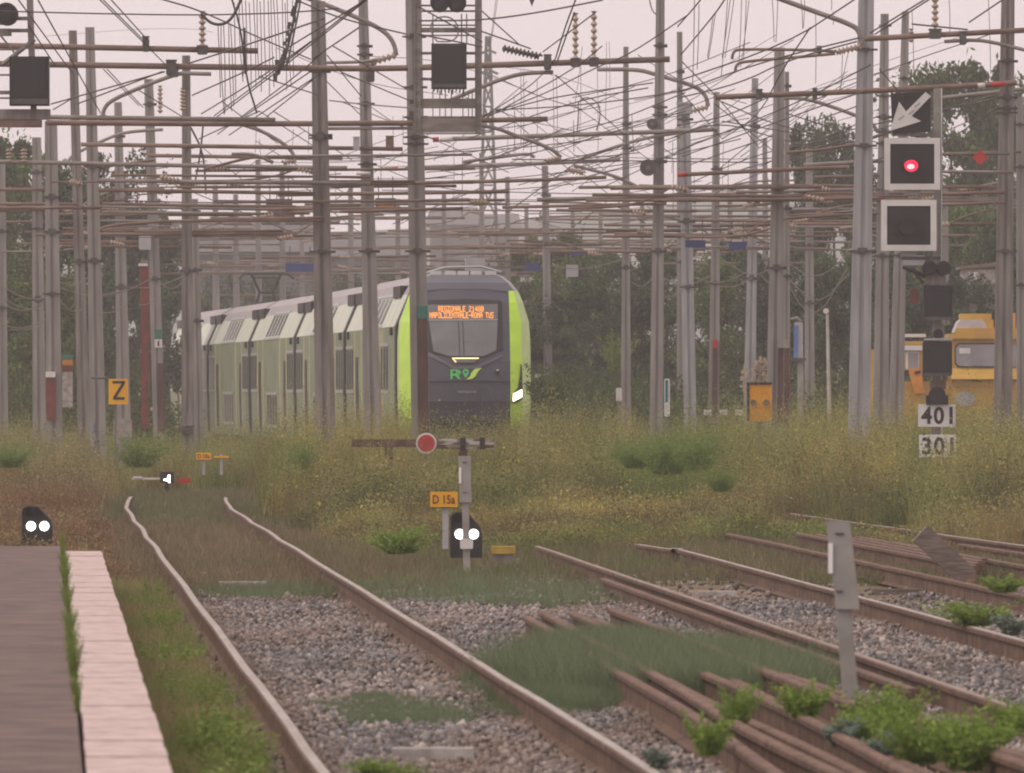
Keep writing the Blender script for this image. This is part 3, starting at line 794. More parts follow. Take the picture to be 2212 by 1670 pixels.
for kind, px, pb, ww, hh, d, lb in (
    ('spiky', 1440, 1025, 130, 90, 158, 'large fresh green bush among the weeds right of centre'),
    ('spiky', 1505, 1015, 100, 85, 160, 'fresh green bush touching the large bush right of centre'),
    ('spiky', 1375, 1012, 90, 65, 161, 'small green bush left of the large bush right of centre'),
    ('spiky', 300, 1010, 110, 75, 190, 'green tuft of leaves at the foot of the yellow Z sign'),
    ('spiky', 25, 1010, 110, 50, 175, 'green weed clump at the left edge below the masts'),
    ('dark', 1195, 905, 130, 118, 232, 'dark round shrub standing right beside the train front'),
    ('mid', 1330, 800, 100, 80, 268, 'light green shrub in front of the dark trees left of a thin mast'),
    ('spiky', 655, 1015, 50, 60, 172, 'narrow green plant in the brown weeds left of the buffer stop'),
    ('spiky', 1560, 1062, 70, 55, 140, 'low dark green plant in front of the big weeds at right')):
    plant(kind, px, pb, ww, hh, d, lb, 'shrub', None, 'shrub')
# pampas plumes
for i, (px, pt) in enumerate(((1609, 790), (1632, 778), (1643, 772), (1652, 776))):
    vg = Veg(); d = 238
    n = 160; t = RNG.random(n)
    c = np.stack([RNG.normal(0, 0.05, n) * np.sin(0.4 + t * 2.6), RNG.normal(0, 0.05, n), 1.9 + t * 0.62], -1)
    vg.leaves(c, RNG.uniform(.05, .12, n), lerp_cols((0.42, 0.33, 0.25), (0.52, 0.42, 0.33), RNG.random(n)), aspect=.35)
    vg.blades(np.zeros((3, 3)), np.full(3, 2.4), np.full(3, 0.05), np.full(3, .03), np.tile([[.3, .27, .15]], (3, 1)))
    o = link('pampas_grass', vg.mesh('pampas_grass', M['weed'])); q = P(px, pt, d); o.location = (q.x, d, q.z - 2.5)
    tag(o, 'tall pale feathery pampas plume above the orange box', 'pampas grass', 'pampas plumes by the orange box')

# ------------------------------------------------------------------ trees
def crown_mesh(seed, h, r, tone, n_cl=66, per=250):
    rg = np.random.default_rng(seed)
    vg = Veg()
    for i in range(n_cl):
        t = rg.random()
        zc = h * (0.12 + 0.84 * t)
        rad = r * (0.55 + 0.5 * math.sin(min(1, t * 1.15) * math.pi * .92)) * rg.uniform(0.3, 1.0)
        a = rg.uniform(0, 6.28)
        c0 = np.array([rad * math.cos(a), rad * math.sin(a), zc])
        s = rg.uniform(0.4, 1.0) * r * 0.36
        p = rg.normal(0, 1, (per, 3)); p /= np.linalg.norm(p, axis=1, keepdims=True); p *= s * rg.random((per, 1)) ** .35
        p[:, 2] *= 0.75
        base = np.array(tone) * rg.uniform(0.65, 1.5)
        cc = base[None] * rg.uniform(0.7, 1.3, (per, 1))
        vg.leaves(p + c0, rg.uniform(0.12, 0.30, per), cc, flat=.3, aspect=.5)
    # loose twigs sticking out of the top and sides
    for i in range(16):
        a = rg.uniform(0, 6.28); t = rg.uniform(.6, 1.0); rad = r * rg.uniform(.2, .9)
        m = 26; u = np.linspace(0, 1, m)
        p = np.stack([rad * math.cos(a) * (1 + .3 * u), rad * math.sin(a) * (1 + .3 * u), h * (t * .9 + .16 * u)], -1) + rg.normal(0, .10, (m, 3))
        vg.leaves(p, rg.uniform(.12, .26, m), np.array(tone)[None] * rg.uniform(.9, 1.6, (m, 1)), aspect=.5)
    return vg.mesh('crown', M['leaf'])
def trunk_mesh(seed, h, r):
    rg = random.Random(seed); mb = MB()
    pts = [(rg.uniform(-.08, .08) * k, rg.uniform(-.08, .08) * k, h * .2 * k - .3) for k in range(5)]
    mb.tube(pts, [.20, .16, .13, .10, .05], M['bark'], 7)
    for k in range(6):
        a = rg.uniform(0, 6.28); z0 = h * rg.uniform(.2, .6); L_ = r * rg.uniform(.5, .9)
        mb.tube([(0, 0, z0), (L_ * .5 * math.cos(a), L_ * .5 * math.sin(a), z0 + L_ * .5), (L_ * math.cos(a), L_ * math.sin(a), z0 + L_ * .8)], [.07, .05, .02], M['bark'], 5)
    return mb
TONES = [(0.055, 0.086, 0.036), (0.072, 0.11, 0.04), (0.10, 0.145, 0.048), (0.046, 0.07, 0.036)]
CROWNS = [crown_mesh(20 + i, 9.0, 2.6, TONES[i]) for i in range(4)]
TR = [trunk_mesh(5 + i, 9.0, 2.4) for i in range(2)]
TRM = []
for t in TR:
    o = t.build('trunk'); TRM.append(o.data); bpy.data.objects.remove(o)
def tree(px, ptop, d, wpx, v, label, group=None):
    h = (CY - ptop) / F * d + CAMZ - GZ
    t = thing('tree', (GX(px, d), d, GZ), label, 'tree', group, random.uniform(0, 6.28))
    sx = wpx / F * d / 5.0; sz = h / 9.4
    c = link('crown', CROWNS[v], t); c.scale = (sx, sx, sz)
    k = link('trunk', TRM[v % 2], t); k.scale = (sx * .8, sx * .8, sz)
    return t
GT = 'trees closing the view behind the yard'
for px, pt, d, ww, v, lb in (
    (-40, 262, 330, 260, 1, 'tree with a pale green top at the left edge, behind the left signal'),
    (70, 278, 338, 240, 2, 'yellowish green tree top showing just under the left signal bracket'),
    (150, 330, 320, 230, 0, 'dark tree behind the pair of leaning masts at left'),
    (235, 300, 345, 230, 3, 'dark tree right of the pair of leaning masts at left'),
    (20, 560, 285, 220, 2, 'low fresh green tree behind the leftmost masts'),
    (120, 560, 288, 180, 2, 'low green tree between the masts at the left edge'),
    (310, 420, 350, 190, 0, 'dark tree behind the red brown post at left'),
    (365, 470, 392, 150, 1, 'dark green tree ending just left of the rear of the train'),
    (480, 575, 452, 150, 3, 'added low dark far tree, darkening the haze above the rear carriage roof'),  # this and the next three trees are added to darken the haze
    (590, 580, 458, 170, 0, 'added low dark far tree, darkening the haze behind the pantograph'),
    (735, 570, 450, 150, 3, 'added low dark far tree, darkening the haze between the two masts before the train'),
    (850, 560, 455, 140, 0, 'added low dark far tree, darkening the haze left of the mast with green band'),
    (1130, 505, 352, 130, 1, 'small bright crown above the train roof'),
    (1200, 470, 340, 190, 2, 'pale green tree top right above the train front'),
    (1180, 620, 300, 160, 3, 'dark tree straight right of the train front'),
    (1265, 560, 318, 190, 0, 'dark tree between the train and the thin mast'),
    (1300, 520, 345, 180, 1, 'green tree in the gap right of the train, set further back'),
    (1390, 545, 310, 190, 3, 'dark tree behind the round tension weights'),
    (1440, 500, 345, 190, 1, 'green tree behind the mast with round weights'),
    (1530, 540, 305, 200, 2, 'lighter green tree behind the blue panels'),
    (1600, 480, 340, 190, 0, 'tree behind the orange box and pampas plumes'),
    (1680, 520, 300, 190, 3, 'dark tree behind the twin masts with brown ducts'),
    (1745, 232, 352, 150, 3, 'slim dark tree standing against the sky left of the big blue grey mast'),
    (1800, 232, 340, 200, 0, 'tall dark tree behind the big blue grey mast'),
    (1790, 540, 290, 190, 0, 'dark tree behind the slim lamp post'),
    (1900, 420, 320, 190, 1, 'green tree behind the two framed signal heads'),
    (1975, 300, 345, 190, 0, 'dark tree behind the arrow board'),
    (2060, 90, 352, 300, 1, 'tallest tree, its round crown against the sky at upper right'),
    (2150, 140, 360, 230, 0, 'tall tree touching the right edge, next to the tallest crown'),
    (2235, 215, 340, 230, 1, 'tall tree cut by the right edge of the view'),
    (2085, 400, 315, 230, 2, 'light green tree under the red diamond'),
    (2190, 430, 305, 220, 0, 'dark tree at the right edge above the yellow vehicle'),
    (1960, 560, 295, 200, 3, 'dark tree behind the yellow cab on the left'),
    (2100, 580, 292, 220, 3, 'dark tree right behind the yellow vehicle roof')):
    tree(px, pt, d, ww, v, lb, GT)
GS = 'undergrowth shrubs at the foot of the far trees'
i = 0
for px in list(range(-40, 380, 46)) + list(range(1170, 2260, 50)):
    d = 276 + (i * 37 % 17) - 4; i += 1
    hpx = random.uniform(130, 230)
    plant('dark', px + random.uniform(-12, 12), 0, random.uniform(110, 160), hpx, d, 'dark green shrub in the row at the foot of the far trees', 'shrub', GS, 'shrub', zbase=GZ)
# ------------------------------------------------------------------ masts of the overhead line
def mast_mesh(p0, p1, w0, w1, m):
    """channel-section mast from base p0 (width w0) to top p1 (width w1); returns a builder in world coordinates"""
    mb = MB(); vs = []
    for p, w_ in ((p0, w0), (p0.lerp(p1, .5), (w0 + w1) / 2), (p1, w1)):
        h = w_ / 2; g_ = w_ * 0.11; q = min(.03, w_ * .1)
        sec = [(-h, -h), (-g_, -h), (-g_, -h + q), (g_, -h + q), (g_, -h), (h, -h), (h, h), (g_, h), (g_, h - q), (-g_, h - q), (-g_, h), (-h, h)]
        vs += [(p.x + x, p.y + y, p.z) for x, y in sec]
    n = 12; fs = []
    for k in range(2):
        for i in range(n):
            j = (i + 1) % n
            fs.append((k * n + i, k * n + j, (k + 1) * n + j, (k + 1) * n + i))
    fs.append(tuple(range(2 * n, 3 * n)))
    mb.add(vs, fs, m); return mb

class Mast:
    def __init__(self, xt, yt, wt, xb, yb, wb, d, label, m='mast', group=None, clamps=3):
        self.d = d; k = d / F
        top = P(xt, yt, d)
        bot = P(xb, yb, d)
        s = (GZ - 0.05 - bot.z) / (top.z - bot.z)
        base = bot + (top - bot) * s
        wbase = (wb + (wt - wb) * s) * k
        self.root = thing('catenary_mast', (base.x, d, GZ), label, 'mast', group)
        self.base, self.top = base, top; self.wb, self.wt = wbase, wt * k
        L = lambda v: Vector(v) - self.root.location
        mast_mesh(L(base), L(top), wbase, wt * k, M[m]).build('mast_shaft', self.root)
        self.L = L
        for i in range(clamps):
            self.clamp(CY - random.uniform(0.55, 0.97) * (CY - max(yt, 10)) if i else CY - 0.35 * (CY - max(yt, 0)), random.uniform(8, 15))
    def at(self, y):
        z = CAMZ - (y - CY) / F * self.d
        t = (z - self.base.z) / (self.top.z - self.base.z)
        p = self.base.lerp(self.top, t)
        return p, self.wb + (self.wt - self.wb) * t
    def clamp(self, y, h=10, m='clamp', wide=1.12):
        p, w_ = self.at(y); k = self.d / F
        b = MB(); q = self.L(p)
        b.box(q, (w_ * wide, w_ * wide, h * k * .35), M[m])
        b.box((q.x, q.y - w_ * .56, q.z + h * k * .1), (w_ * .5, .05, h * k * .8), M[m])
        b.box((q.x + w_ * .64, q.y, q.z), (.07, .07, h * k * .5), M[m])
        b.tube([(q.x - w_ * .72, q.y - w_ * .3, q.z), (q.x + w_ * .72, q.y - w_ * .3, q.z)], .018, M[m], 5)
        b.build('clamp', self.root)
    def duct(self, y0, y1, x_off, w_px, m, cap=None, caph=20):
        k = self.d / F
        p0, w_ = self.at(y0); p1, w1 = self.at(y1)
        q0 = self.L(p0) + Vector((x_off * k, -w_ * .5 - .03, 0)); q1 = self.L(p1) + Vector((x_off * k, -w1 * .5 - .05, 0))
        b = MB(); hw = w_px * k / 2
        vs = []
        for q in (q0, q1):
            vs += [(q.x - hw, q.y - .05, q.z), (q.x + hw, q.y - .05, q.z), (q.x + hw, q.y + .05, q.z), (q.x - hw, q.y + .05, q.z)]
        b.add(vs, [(3, 2, 1, 0), (4, 5, 6, 7), (0, 1, 5, 4), (1, 2, 6, 5), (2, 3, 7, 6), (3, 0, 4, 7)], M[m])
        b.build('cable_duct', self.root)
        if cap:
            p2, w2 = self.at(y0 - caph)
            q2 = self.L(p2) + Vector((x_off * k, -w2 * .5 - .04, 0))
            b = MB(); b.box(((q0.x + q2.x) / 2, q2.y - .012, (q0.z + q2.z) / 2), (hw * 2.1, .09, q2.z - q0.z), M[cap]); b.build('painted_band', self.root)
    def tube(self, pts, thick, m='rusttube', off=-0.34, name='bracket_tube', n=8):
        d = self.d + off; k = d / F
        pp = [self.L(P(x, y, d)) for x, y in pts]
        b = MB(); b.tube(smooth_path(pp) if len(pp) > 2 else pp, thick * k / 2, M[m], n)
        o = b.build(name, self.root, smooth=True)
        return o
    def insulator(self, a, b_, r=7, n=5, off=-0.34, m='insul'):
        d = self.d + off; k = d / F
        p0 = self.L(P(*a, d)); p1 = self.L(P(*b_, d))
        pts = []; rs = []
        N = n * 2 + 1
        for i in range(N + 1):
            t = i / N
            pts += [p0.lerp(p1, t), p0.lerp(p1, min(1, t + .3 / N))]
            q = r * k * (1.0 if i % 2 else .42); rs += [q, q]
        mb = MB(); mb.tube(pts, rs, M[m], 8); mb.build('insulator', self.root)

def smooth_path(pts, it=2):
    for _ in range(it):
        out = [pts[0]]
        for i in range(len(pts) - 1):
            a, b_ = pts[i], pts[i + 1]
            out += [a.lerp(b_, .25), a.lerp(b_, .75)]
        out.append(pts[-1]); pts = out
    return pts

MS = {}
def mk(key, *a, **k): MS[key] = Mast(*a, **k)
mk('P0', -75, -80, 30, -72, 900, 40, 184, 'grey mast beyond the left edge carrying the two longest brown tubes')
mk('P1', 3, 350, 16, 6, 870, 22, 262, 'slender grey mast cut by the left edge of the view')
mk('P2', 79, 297, 19, 85, 890, 28, 245, 'grey mast second from the left edge with thin sagging cables fixed to it')
mk('P3', 110, 262, 26, 117, 890, 33, 225, 'thick grey mast rising under the left signal bracket, brick red foot')
mk('P4', 157, 66, 17, 184, 1000, 27, 231, 'leaning grey mast, left one of the close pair behind the Z sign', m='mastd')
mk('P5', 194, 59, 19, 213, 1010, 36, 214, 'leaning grey mast with blue scrawl, right one of the pair beside the Z sign')
mk('P6', 255, 221, 16, 267, 900, 30, 270, 'grey mast rising straight behind the yellow Z sign')
mk('P7', 321, 171, 19, 344, 915, 26, 262, 'leaning grey mast with a brown lower duct and small white number plate')
mk('P8', 402, 120, 17, 406, 950, 28, 232, 'dark grey mast with a small box near its foot, left of the train side', m='mastd')
mk('P8b', 420, 430, 15, 431, 950, 20, 237, 'lighter grey mast touching the dark mast left of the train side')
mk('P9', 687, 3, 30, 702, 880, 43, 195, 'broad dark grey mast standing in front of the middle of the train', m='mastd', clamps=5)
mk('P10', 783, -60, 19, 805, 900, 38, 208, 'grey mast in front of the first carriage, left of the mast with green band', clamps=5)
mk('P11', 892, -60, 34, 909, 960, 40, 198, 'grey mast with green band and brown duct crossing the train front', clamps=6)
mk('P12', 1177, 358, 14, 1184, 790, 19, 300, 'slim grey mast before the dark trees just right of the train')
mk('P13', 1352, 101, 11, 1352, 890, 22, 262, 'slim grey mast midway between the train and the mast with round weights')
mk('P14', 1427, -60, 18, 1418, 890, 29, 235, 'tall grey mast carrying two round dark tension weights', clamps=5)
mk('P15', 1468, 69, 12, 1470, 900, 15, 300, 'thin far mast just right of the mast with round weights')
mk('P16', 1478, 221, 24, 1491, 910, 27, 242, 'grey mast with a wide flat top right of the thin far mast', m='mastb')
mk('P17', 1548, 199, 13, 1542, 925, 25, 250, 'grey mast whose brown duct has a bright red top')
mk('P18', 1631, 169, 14, 1620, 830, 25, 255, 'pale grey mast rising behind the orange box', m='mastb')
mk('P19', 1684, 103, 22, 1672, 915, 35, 206, 'broad grey mast with a brown duct right of the orange box')
mk('P19b', 1700, 155, 9, 1699, 915, 17, 216, 'thin mast with brown duct pressed against the broad mast right of the orange box')
mk('P20', 1748, 321, 14, 1749, 865, 22, 285, 'slim far mast left of the pale lamp post')
mk('P21', 1872, -60, 32, 1857, 860, 46, 197, 'thickest bluish grey mast, left of the framed signal heads', m='mastb')
mk('P22', 1911, 30, 17, 1903, 890, 34, 215, 'grey mast behind the left edge of the framed signal heads', clamps=6)
mk('P23', 1956, 25, 15, 1936, 900, 32, 222, 'grey mast rising behind the arrow board, before the yellow vehicle')
mk('P24', 2178, -60, 27, 2166, 900, 40, 193, 'broad grey mast with bands, in front of the yellow vehicle at the right edge', m='mastd', clamps=5)
mk('P25', 2203, 210, 16, 2206, 1050, 18, 202, 'narrow mast cut by the right edge of the view')
GF = 'far masts in the tangle behind the train'
for i, (px, yt, w_, d) in enumerate(((468, 400, 14, 372), (512, 420, 13, 380), (560, 345, 13, 345), (612, 360, 13, 350), (655, 450, 11, 395), (760, 400, 13, 360), (862, 430, 12, 370), (962, 420, 12, 350), (1043, 330, 12, 335), (1099, 382, 12, 345), (1140, 450, 11, 390), (1240, 455, 11, 380), (1300, 440, 11, 375), (1390, 430, 11, 370), (1580, 420, 12, 350), (1655, 300, 13, 330), (2045, 400, 12, 310), (2110, 430, 12, 320))):
    mk('F%d' % i, px - 3, yt, w_ * .8, px, 800, w_ * 1.2, d, 'slim far grey mast half lost in the tangle of tubes and wires', group=GF, clamps=1)

MS['P11'].duct(688, 960, 8, 21, 'duct', 'green', 27)
MS['P17'].duct(752, 925, 1, 10, 'duct', 'redpaint', 18)
MS['P19'].duct(752, 915, 12, 12, 'duct', 'postgrey', 19)
MS['P19b'].duct(752, 915, 0, 11, 'duct', 'postgrey', 19)
MS['P7'].duct(785, 930, 8, 14, 'duct')
MS['P3'].duct(815, 905, -6, 20, 'darkred', 'white', 12)
MS['P2'].duct(780, 800, 24, 12, 'darkred') if False else None
# scrawl on the leaning mast
sc_b = MB(); q, _w = MS['P5'].at(940)
for ch, yy in (('L', 925), ('S', 960), ('S', 985)):
    p, w_ = MS['P5'].at(yy); text_mesh(ch, .12, .16, mat('faded_blue_marker', (0.10, 0.12, 0.24), .8, var=.3), sc_b, MS['P5'].L((p.x - .01, p.y - w_ / 2 + .0 - .006, p.z)))
sc_b.build('scrawl', MS['P5'].root)
# number plate on mast
p, w_ = MS['P7'].at(742); b = MB(); k = MS['P7'].d / F; q = MS['P7'].L(p)
b.box((q.x + 4 * k, q.y - w_ * .5 - .02, q.z), (16 * k, .02, 18 * k), M['white']); b.box((q.x + 4 * k, q.y - w_ * .5 - .02, q.z + 20 * k), (14 * k, .02, 20 * k), M['green']); b.box((q.x + 4 * k, q.y - w_ * .5 - .032, q.z), (4 * k, .004, 11 * k), M['darkred'])
b.build('number_plate', MS['P7'].root)
# small box on dark mast foot
p, w_ = MS['P8'].at(905); k = MS['P8'].d / F; q = MS['P8'].L(p); b = MB(); b.bbox((q.x, q.y - w_ * .5 - .1, q.z), (26 * k, .2, 30 * k), M['mastd'], .03); b.box((q.x - 2 * k, q.y - w_ * .5 - .1, q.z - 22 * k), (32 * k, .24, 8 * k), M['clamp']); b.build('junction_box', MS['P8'].root)
# cabinets and weights on masts
def boxed(key, px, py, w_, h_, m, name, off=-.35, dep=.22):
    s = MS[key]; k = s.d / F; q = s.L(P(px, py, s.d + off)); b = MB(); b.bbox(q, (w_ * k, dep, h_ * k), M[m], .02)
    b.box((q.x, q.y, q.z + h_ * k * .5 + .015), (w_ * k * 1.08, dep * 1.1, .03), M[m]); return b.build(name, s.root)
boxed('P7', 313, 517, 25, 45, 'greycab', 'cabinet')
boxed('P10', 770, 312, 14, 26, 'greycab', 'cable_box'); boxed('P11', 842, 310, 17, 26, 'rusttube', 'cable_box')
boxed('P16', 1479, 236, 33, 20, 'mastb', 'mast_cap', 0, .3)
for px, py, r in ((1409, 268, 12), (1400, 362, 18)):
    s = MS['P14']; q = s.L(P(px, py, s.d - .2)); b = MB(); b.disc(q, r * s.d / F, -.12, .12, M['clamp'], 20); b.disc(q, r * .3 * s.d / F, -.16, .16, M['rusttube'], 12); b.build('tension_weight', s.root)

# ------- tubes and brackets
TB = [
 ('P0', 12.5, [(-70, 97), (557, 110)], 'rusttube'), ('P0', 10, [(-70, 251), (595, 259)], 'greytube'), ('P0', 13, [(-70, 137), (750, 149), (881, 147)], 'rusttube'),
 ('P11', 13, [(905, 146), (1447, 128)], 'rusttube'), ('P11', 12, [(100, 265), (500, 268), (892, 266)], 'rusttube'), ('P11', 11, [(905, 263), (1183, 257)], 'rusttube'),
 ('P11', 7, [(690, 278), (890, 277)], 'greytube'), ('P11', 7, [(678, 136), (790, 134), (815, 128)], 'greytube'),
 ('P10', 9, [(175, 312), (870, 322)], 'rusttube'), ('P8b', 8, [(320, 336), (740, 342)], 'rusttube'), ('P10', 9, [(-20, 349), (400, 358), (750, 363)], 'greytube'),
 ('P13', 9, [(830, 364), (1100, 356), (1340, 345)], 'greytube'), ('P14', 10, [(950, 301), (1480, 283), (1550, 279)], 'greytube'),
 ('P9', 9, [(215, 390), (800, 397)], 'greytube'), ('P2', 8, [(-20, 409), (100, 410)], 'rusttube'), ('P9', 8, [(212, 410), (680, 418)], 'rusttube'),
 ('P4', 7, [(-10, 440), (170, 441)], 'rusttube'), ('P5', 7, [(-20, 449), (215, 449)], 'rusttube'), ('P8', 7, [(220, 440), (640, 447)], 'rusttube'), ('P8b', 7, [(225, 446), (560, 452)], 'greytube'),
 ('P8', 7, [(220, 458), (550, 462)], 'greytube'), ('P9', 6, [(350, 478), (700, 476)], 'rusttube'),
 ('P24', 12, [(1545, 210), (1900, 196), (2196, 179)], 'rusttube'), ('P24', 12, [(1868, 84), (2240, 64)], 'rusttube'),
 ('P19', 9, [(1464, 378), (1700, 366), (1832, 361)], 'rusttube'), ('P22', 9, [(1736, 357), (1910, 347)], 'greytube'), ('P22', 7, [(1760, 383), (1900, 379)], 'rusttube'),
 ('P22', 8, [(1590, 415), (1905, 408)], 'greytube'), ('P19', 8, [(1430, 433), (1680, 431), (1900, 428)], 'rusttube'), ('P16', 7, [(1464, 421), (1610, 418)], 'greytube'),
 ('P18', 8, [(1440, 488), (1640, 486)], 'rusttube'), ('P24', 7, [(2030, 371), (2190, 372)], 'greytube'), ('P24', 8, [(2028, 420), (2170, 415)], 'rusttube'), ('P24', 6, [(2030, 443), (2170, 437)], 'rusttube'),
 ('P25', 6, [(2020, 333), (2206, 328)], 'rusttube'), ('P25', 9, [(2016, 214), (2214, 192)], 'greytube'),
 ('P16', 7, [(1250, 405), (1490, 402)], 'rusttube'), ('P11', 8, [(734, 398), (1080, 392), (1310, 383)], 'rusttube'), ('P10', 8, [(600, 421), (1100, 414)], 'rusttube'),
 ('P14', 8, [(1160, 431), (1440, 424)], 'greytube'), ('P14', 7, [(1085, 448), (1440, 440)], 'rusttube'), ('P10', 7, [(560, 452), (900, 450)], 'rusttube'), ('P11', 7, [(734, 457), (1000, 450)], 'rusttube'),
 # bent grey tubes
 ('P8', 9, [(222, 254), (224, 236), (238, 218), (300, 190), (375, 162), (395, 158), (456, 160)], 'greytube'),
 ('P10', 10, [(640, -12), (700, 8), (800, 50), (836, 72), (852, 96), (856, 120)], 'greytube'),
 ('P8b', 8, [(520, 268), (570, 284), (625, 318), (640, 346)], 'greytube'),
 ('P11', 9, [(1195, 156), (1130, 158), (1080, 172), (1030, 192), (960, 222)], 'greytube'),
 ('P13', 9, [(1290, 150), (1380, 150), (1420, 162), (1500, 185), (1524, 204), (1530, 230)], 'greytube'),
 ('P11', 8, [(990, 271), (1060, 272), (1120, 295), (1190, 320), (1212, 340)], 'greytube'),
 ('P21', 11, [(1670, -8), (1760, 25), (1845, 55), (1858, 72), (1862, 98)], 'greytube'),
 ('P21', 6.5, [(1800, 111), (1750, 108), (1596, 106), (1584, 112), (1581, 128)], 'rusttube'), ('P21', 6.5, [(1804, 116), (1740, 122), (1604, 133), (1590, 140), (1588, 156)], 'rusttube'),
 ('P24', 8, [(2040, 90), (2100, 86), (2140, 90), (2230, 112)], 'greytube'), ('P22', 8, [(1690, 212), (1740, 212), (1820, 238), (1884, 264), (1895, 285)], 'greytube'),
 ('P7', 7, [(146, 352), (155, 335), (230, 300), (270, 285), (352, 280)], 'greytube'), ('P8', 6, [(190, 365), (300, 350), (335, 345)], 'rusttube'),
 ('P9', 6, [(440, 366), (520, 345), (560, 338), (590, 350)], 'rusttube'), ('P9', 7, [(500, 333), (550, 332), (590, 352)], 'greytube'),
 ('P14', 7, [(1000, 350), (1140, 330), (1155, 340)], 'greytube'), ('P14', 7, [(1250, 345), (1380, 300), (1480, 285)], 'greytube'),
 ('P13', 7, [(1240, 358), (1330, 380), (1375, 402)], 'greytube'), ('P19', 7, [(1700, 330), (1830, 318), (1905, 290)], 'rusttube'),
 ('P9', 6, [(215, 500), (225, 488), (340, 478), (700, 470)], 'rusttube'), ('P22', 6, [(1650, 480), (1700, 470), (1900, 460)], 'rusttube'),
]
for key, th, pts, m in TB: MS[key].tube(pts, th, m)
for key, pts, th, m in (('P13', [(848, 364.5), (858, 364.2)], 10, 'redpaint'), ('P13', [(860, 364), (876, 363.5)], 10, 'white'), ('P14', [(935, 302), (948, 301.5)], 11, 'redpaint'), ('P14', [(950, 301.3), (978, 300.3)], 11, 'white'),
                        ('P19', [(1464, 378), (1484, 377)], 10, 'redpaint'), ('P18', [(1634, 486), (1652, 486)], 9, 'redpaint'), ('P24', [(2112, 184.5), (2128, 183.5)], 12.6, 'white'), ('P24', [(2140, 182.8), (2170, 181)], 13, 'redpaint'),
                        ('P22', [(1885, 428), (1908, 427.5)], 8, 'redpaint'), ('P10', [(770, 374), (800, 375)], 8, 'white')):
    MS[key].tube(pts, th, m, off=-.34, name='painted_end')
INS = [('P0', (437, 106), (437, 24), 8, 6), ('P11', (1243, 134), (1243, 28), 7, 7), ('P11', (1283, 133), (1283, 24), 7, 7), ('P10', (20, 352), (20, 318), 8, 4), ('P10', (52, 352), (52, 318), 8, 4),
       ('P24', (2020, 74), (2020, -12), 8, 6), ('P10', (856, 119), (800, 136), 8, 5), ('P8b', (640, 347), (612, 352), 7, 4), ('P13', (1530, 231), (1486, 242), 7, 5), ('P11', (1212, 341), (1180, 348), 7, 4),
       ('P21', (1862, 100), (1806, 113), 8, 6), ('P8', (224, 256), (270, 262), 8, 5), ('P8', (155, 358), (185, 364), 7, 4), ('P9', (150, 392), (175, 398), 7, 4), ('P24', (1968, 92), (1968, 62), 6, 3),
       ('P9', (395, 240), (395, 190), 7, 6), ('P7', (346, 245), (346, 185), 6, 6), ('P16', (1466, 300), (1466, 270), 6, 3), ('P19', (1605, 448), (1630, 440), 6, 4), ('P21', (1780, 432), (1740, 424), 6, 4), ('P11', (1085, 104), (1165, 122), 9, 9), ('P14', (1225, 365), (1260, 374), 7, 5)]
for key, a, b_, r, n in INS: MS[key].insulator(a, b_, r, n, m='clamp' if (key, r) == ('P11', 9) else 'insul')
# saddles where tubes are gripped
for key, px, py, w_, h_ in (('P0', 315, 97, 14, 30), ('P0', 437, 110, 22, 16), ('P11', 1243, 137, 20, 16), ('P11', 1283, 136, 20, 16), ('P11', 1183, 136, 16, 30), ('P0', 370, 148, 22, 30), ('P11', 800, 160, 18, 34), ('P11', 600, 146, 12, 26), ('P24', 2020, 75, 26, 18), ('P24', 1760, 205, 10, 22), ('P24', 2080, 84, 14, 26), ('P24', 1640, 206, 14, 20), ('P8', 222, 262, 16, 20), ('P8', 375, 160, 20, 14), ('P13', 1420, 150, 10, 14), ('P24', 1770, 110, 10, 14)):
    boxed(key, px, py, w_, h_, 'clamp', 'saddle', -.36, .2)
# the many smaller tubes further back: each on its mast, at the height of the contact line
def small_brackets(key, n, zlo, zhi, lmin, lmax):
    s = MS[key]; k = F / s.d
    for i in range(n):
        z = random.uniform(zlo, zhi); L_ = random.uniform(lmin, lmax); side = random.choice((-1, 1))
        y = CY - (z - CAMZ) * k
        px = s.at(y)[0].x * k + CX
        x1 = px + side * L_ * k; x0 = px - side * random.uniform(.2, 2.4) * k
        tilt = random.uniform(-.012, .012) * (x1 - x0)
        th = random.uniform(.05, .085) * k
        m = random.choice(('rusttube', 'rusttube', 'greytube'))
        s.tube([(x0, y), (x1, y + tilt)], th, m, off=random.choice((-.3, .3)) , n=6)
        if random.random() < .42:     # a bent steady arm with its insulator
            xa = px + side * L_ * k * random.uniform(.35, .8); up = random.uniform(-.45, .5) * k
            s.tube([(xa, y), (xa + side * .35 * k, y - up * .6), (xa + side * .9 * k, y - up), (xa + side * 1.9 * k, y - up * 1.05)], th * .7, random.choice(('rusttube', 'greytube')), off=-.3, n=6)
            s.insulator((xa, y), (xa - side * .3 * k, y + .06 * k), .06 * k, 4)
        if random.random() < .2:
            s.insulator((x1 - side * .3 * k, y), (x1 - side * .6 * k, y), .06 * k, 4)
for key in ('P2', 'P6', 'P7', 'P8', 'P9', 'P10', 'P13', 'P14', 'P16', 'P17', 'P18', 'P19', 'P20', 'P22', 'P23', 'P12'):
    small_brackets(key, 4, 4.9, 6.0, 1.6, 4.2)
for i in range(18): small_brackets('F%d' % i, 5, 5.0, 7.6, 1.8, 5.0)

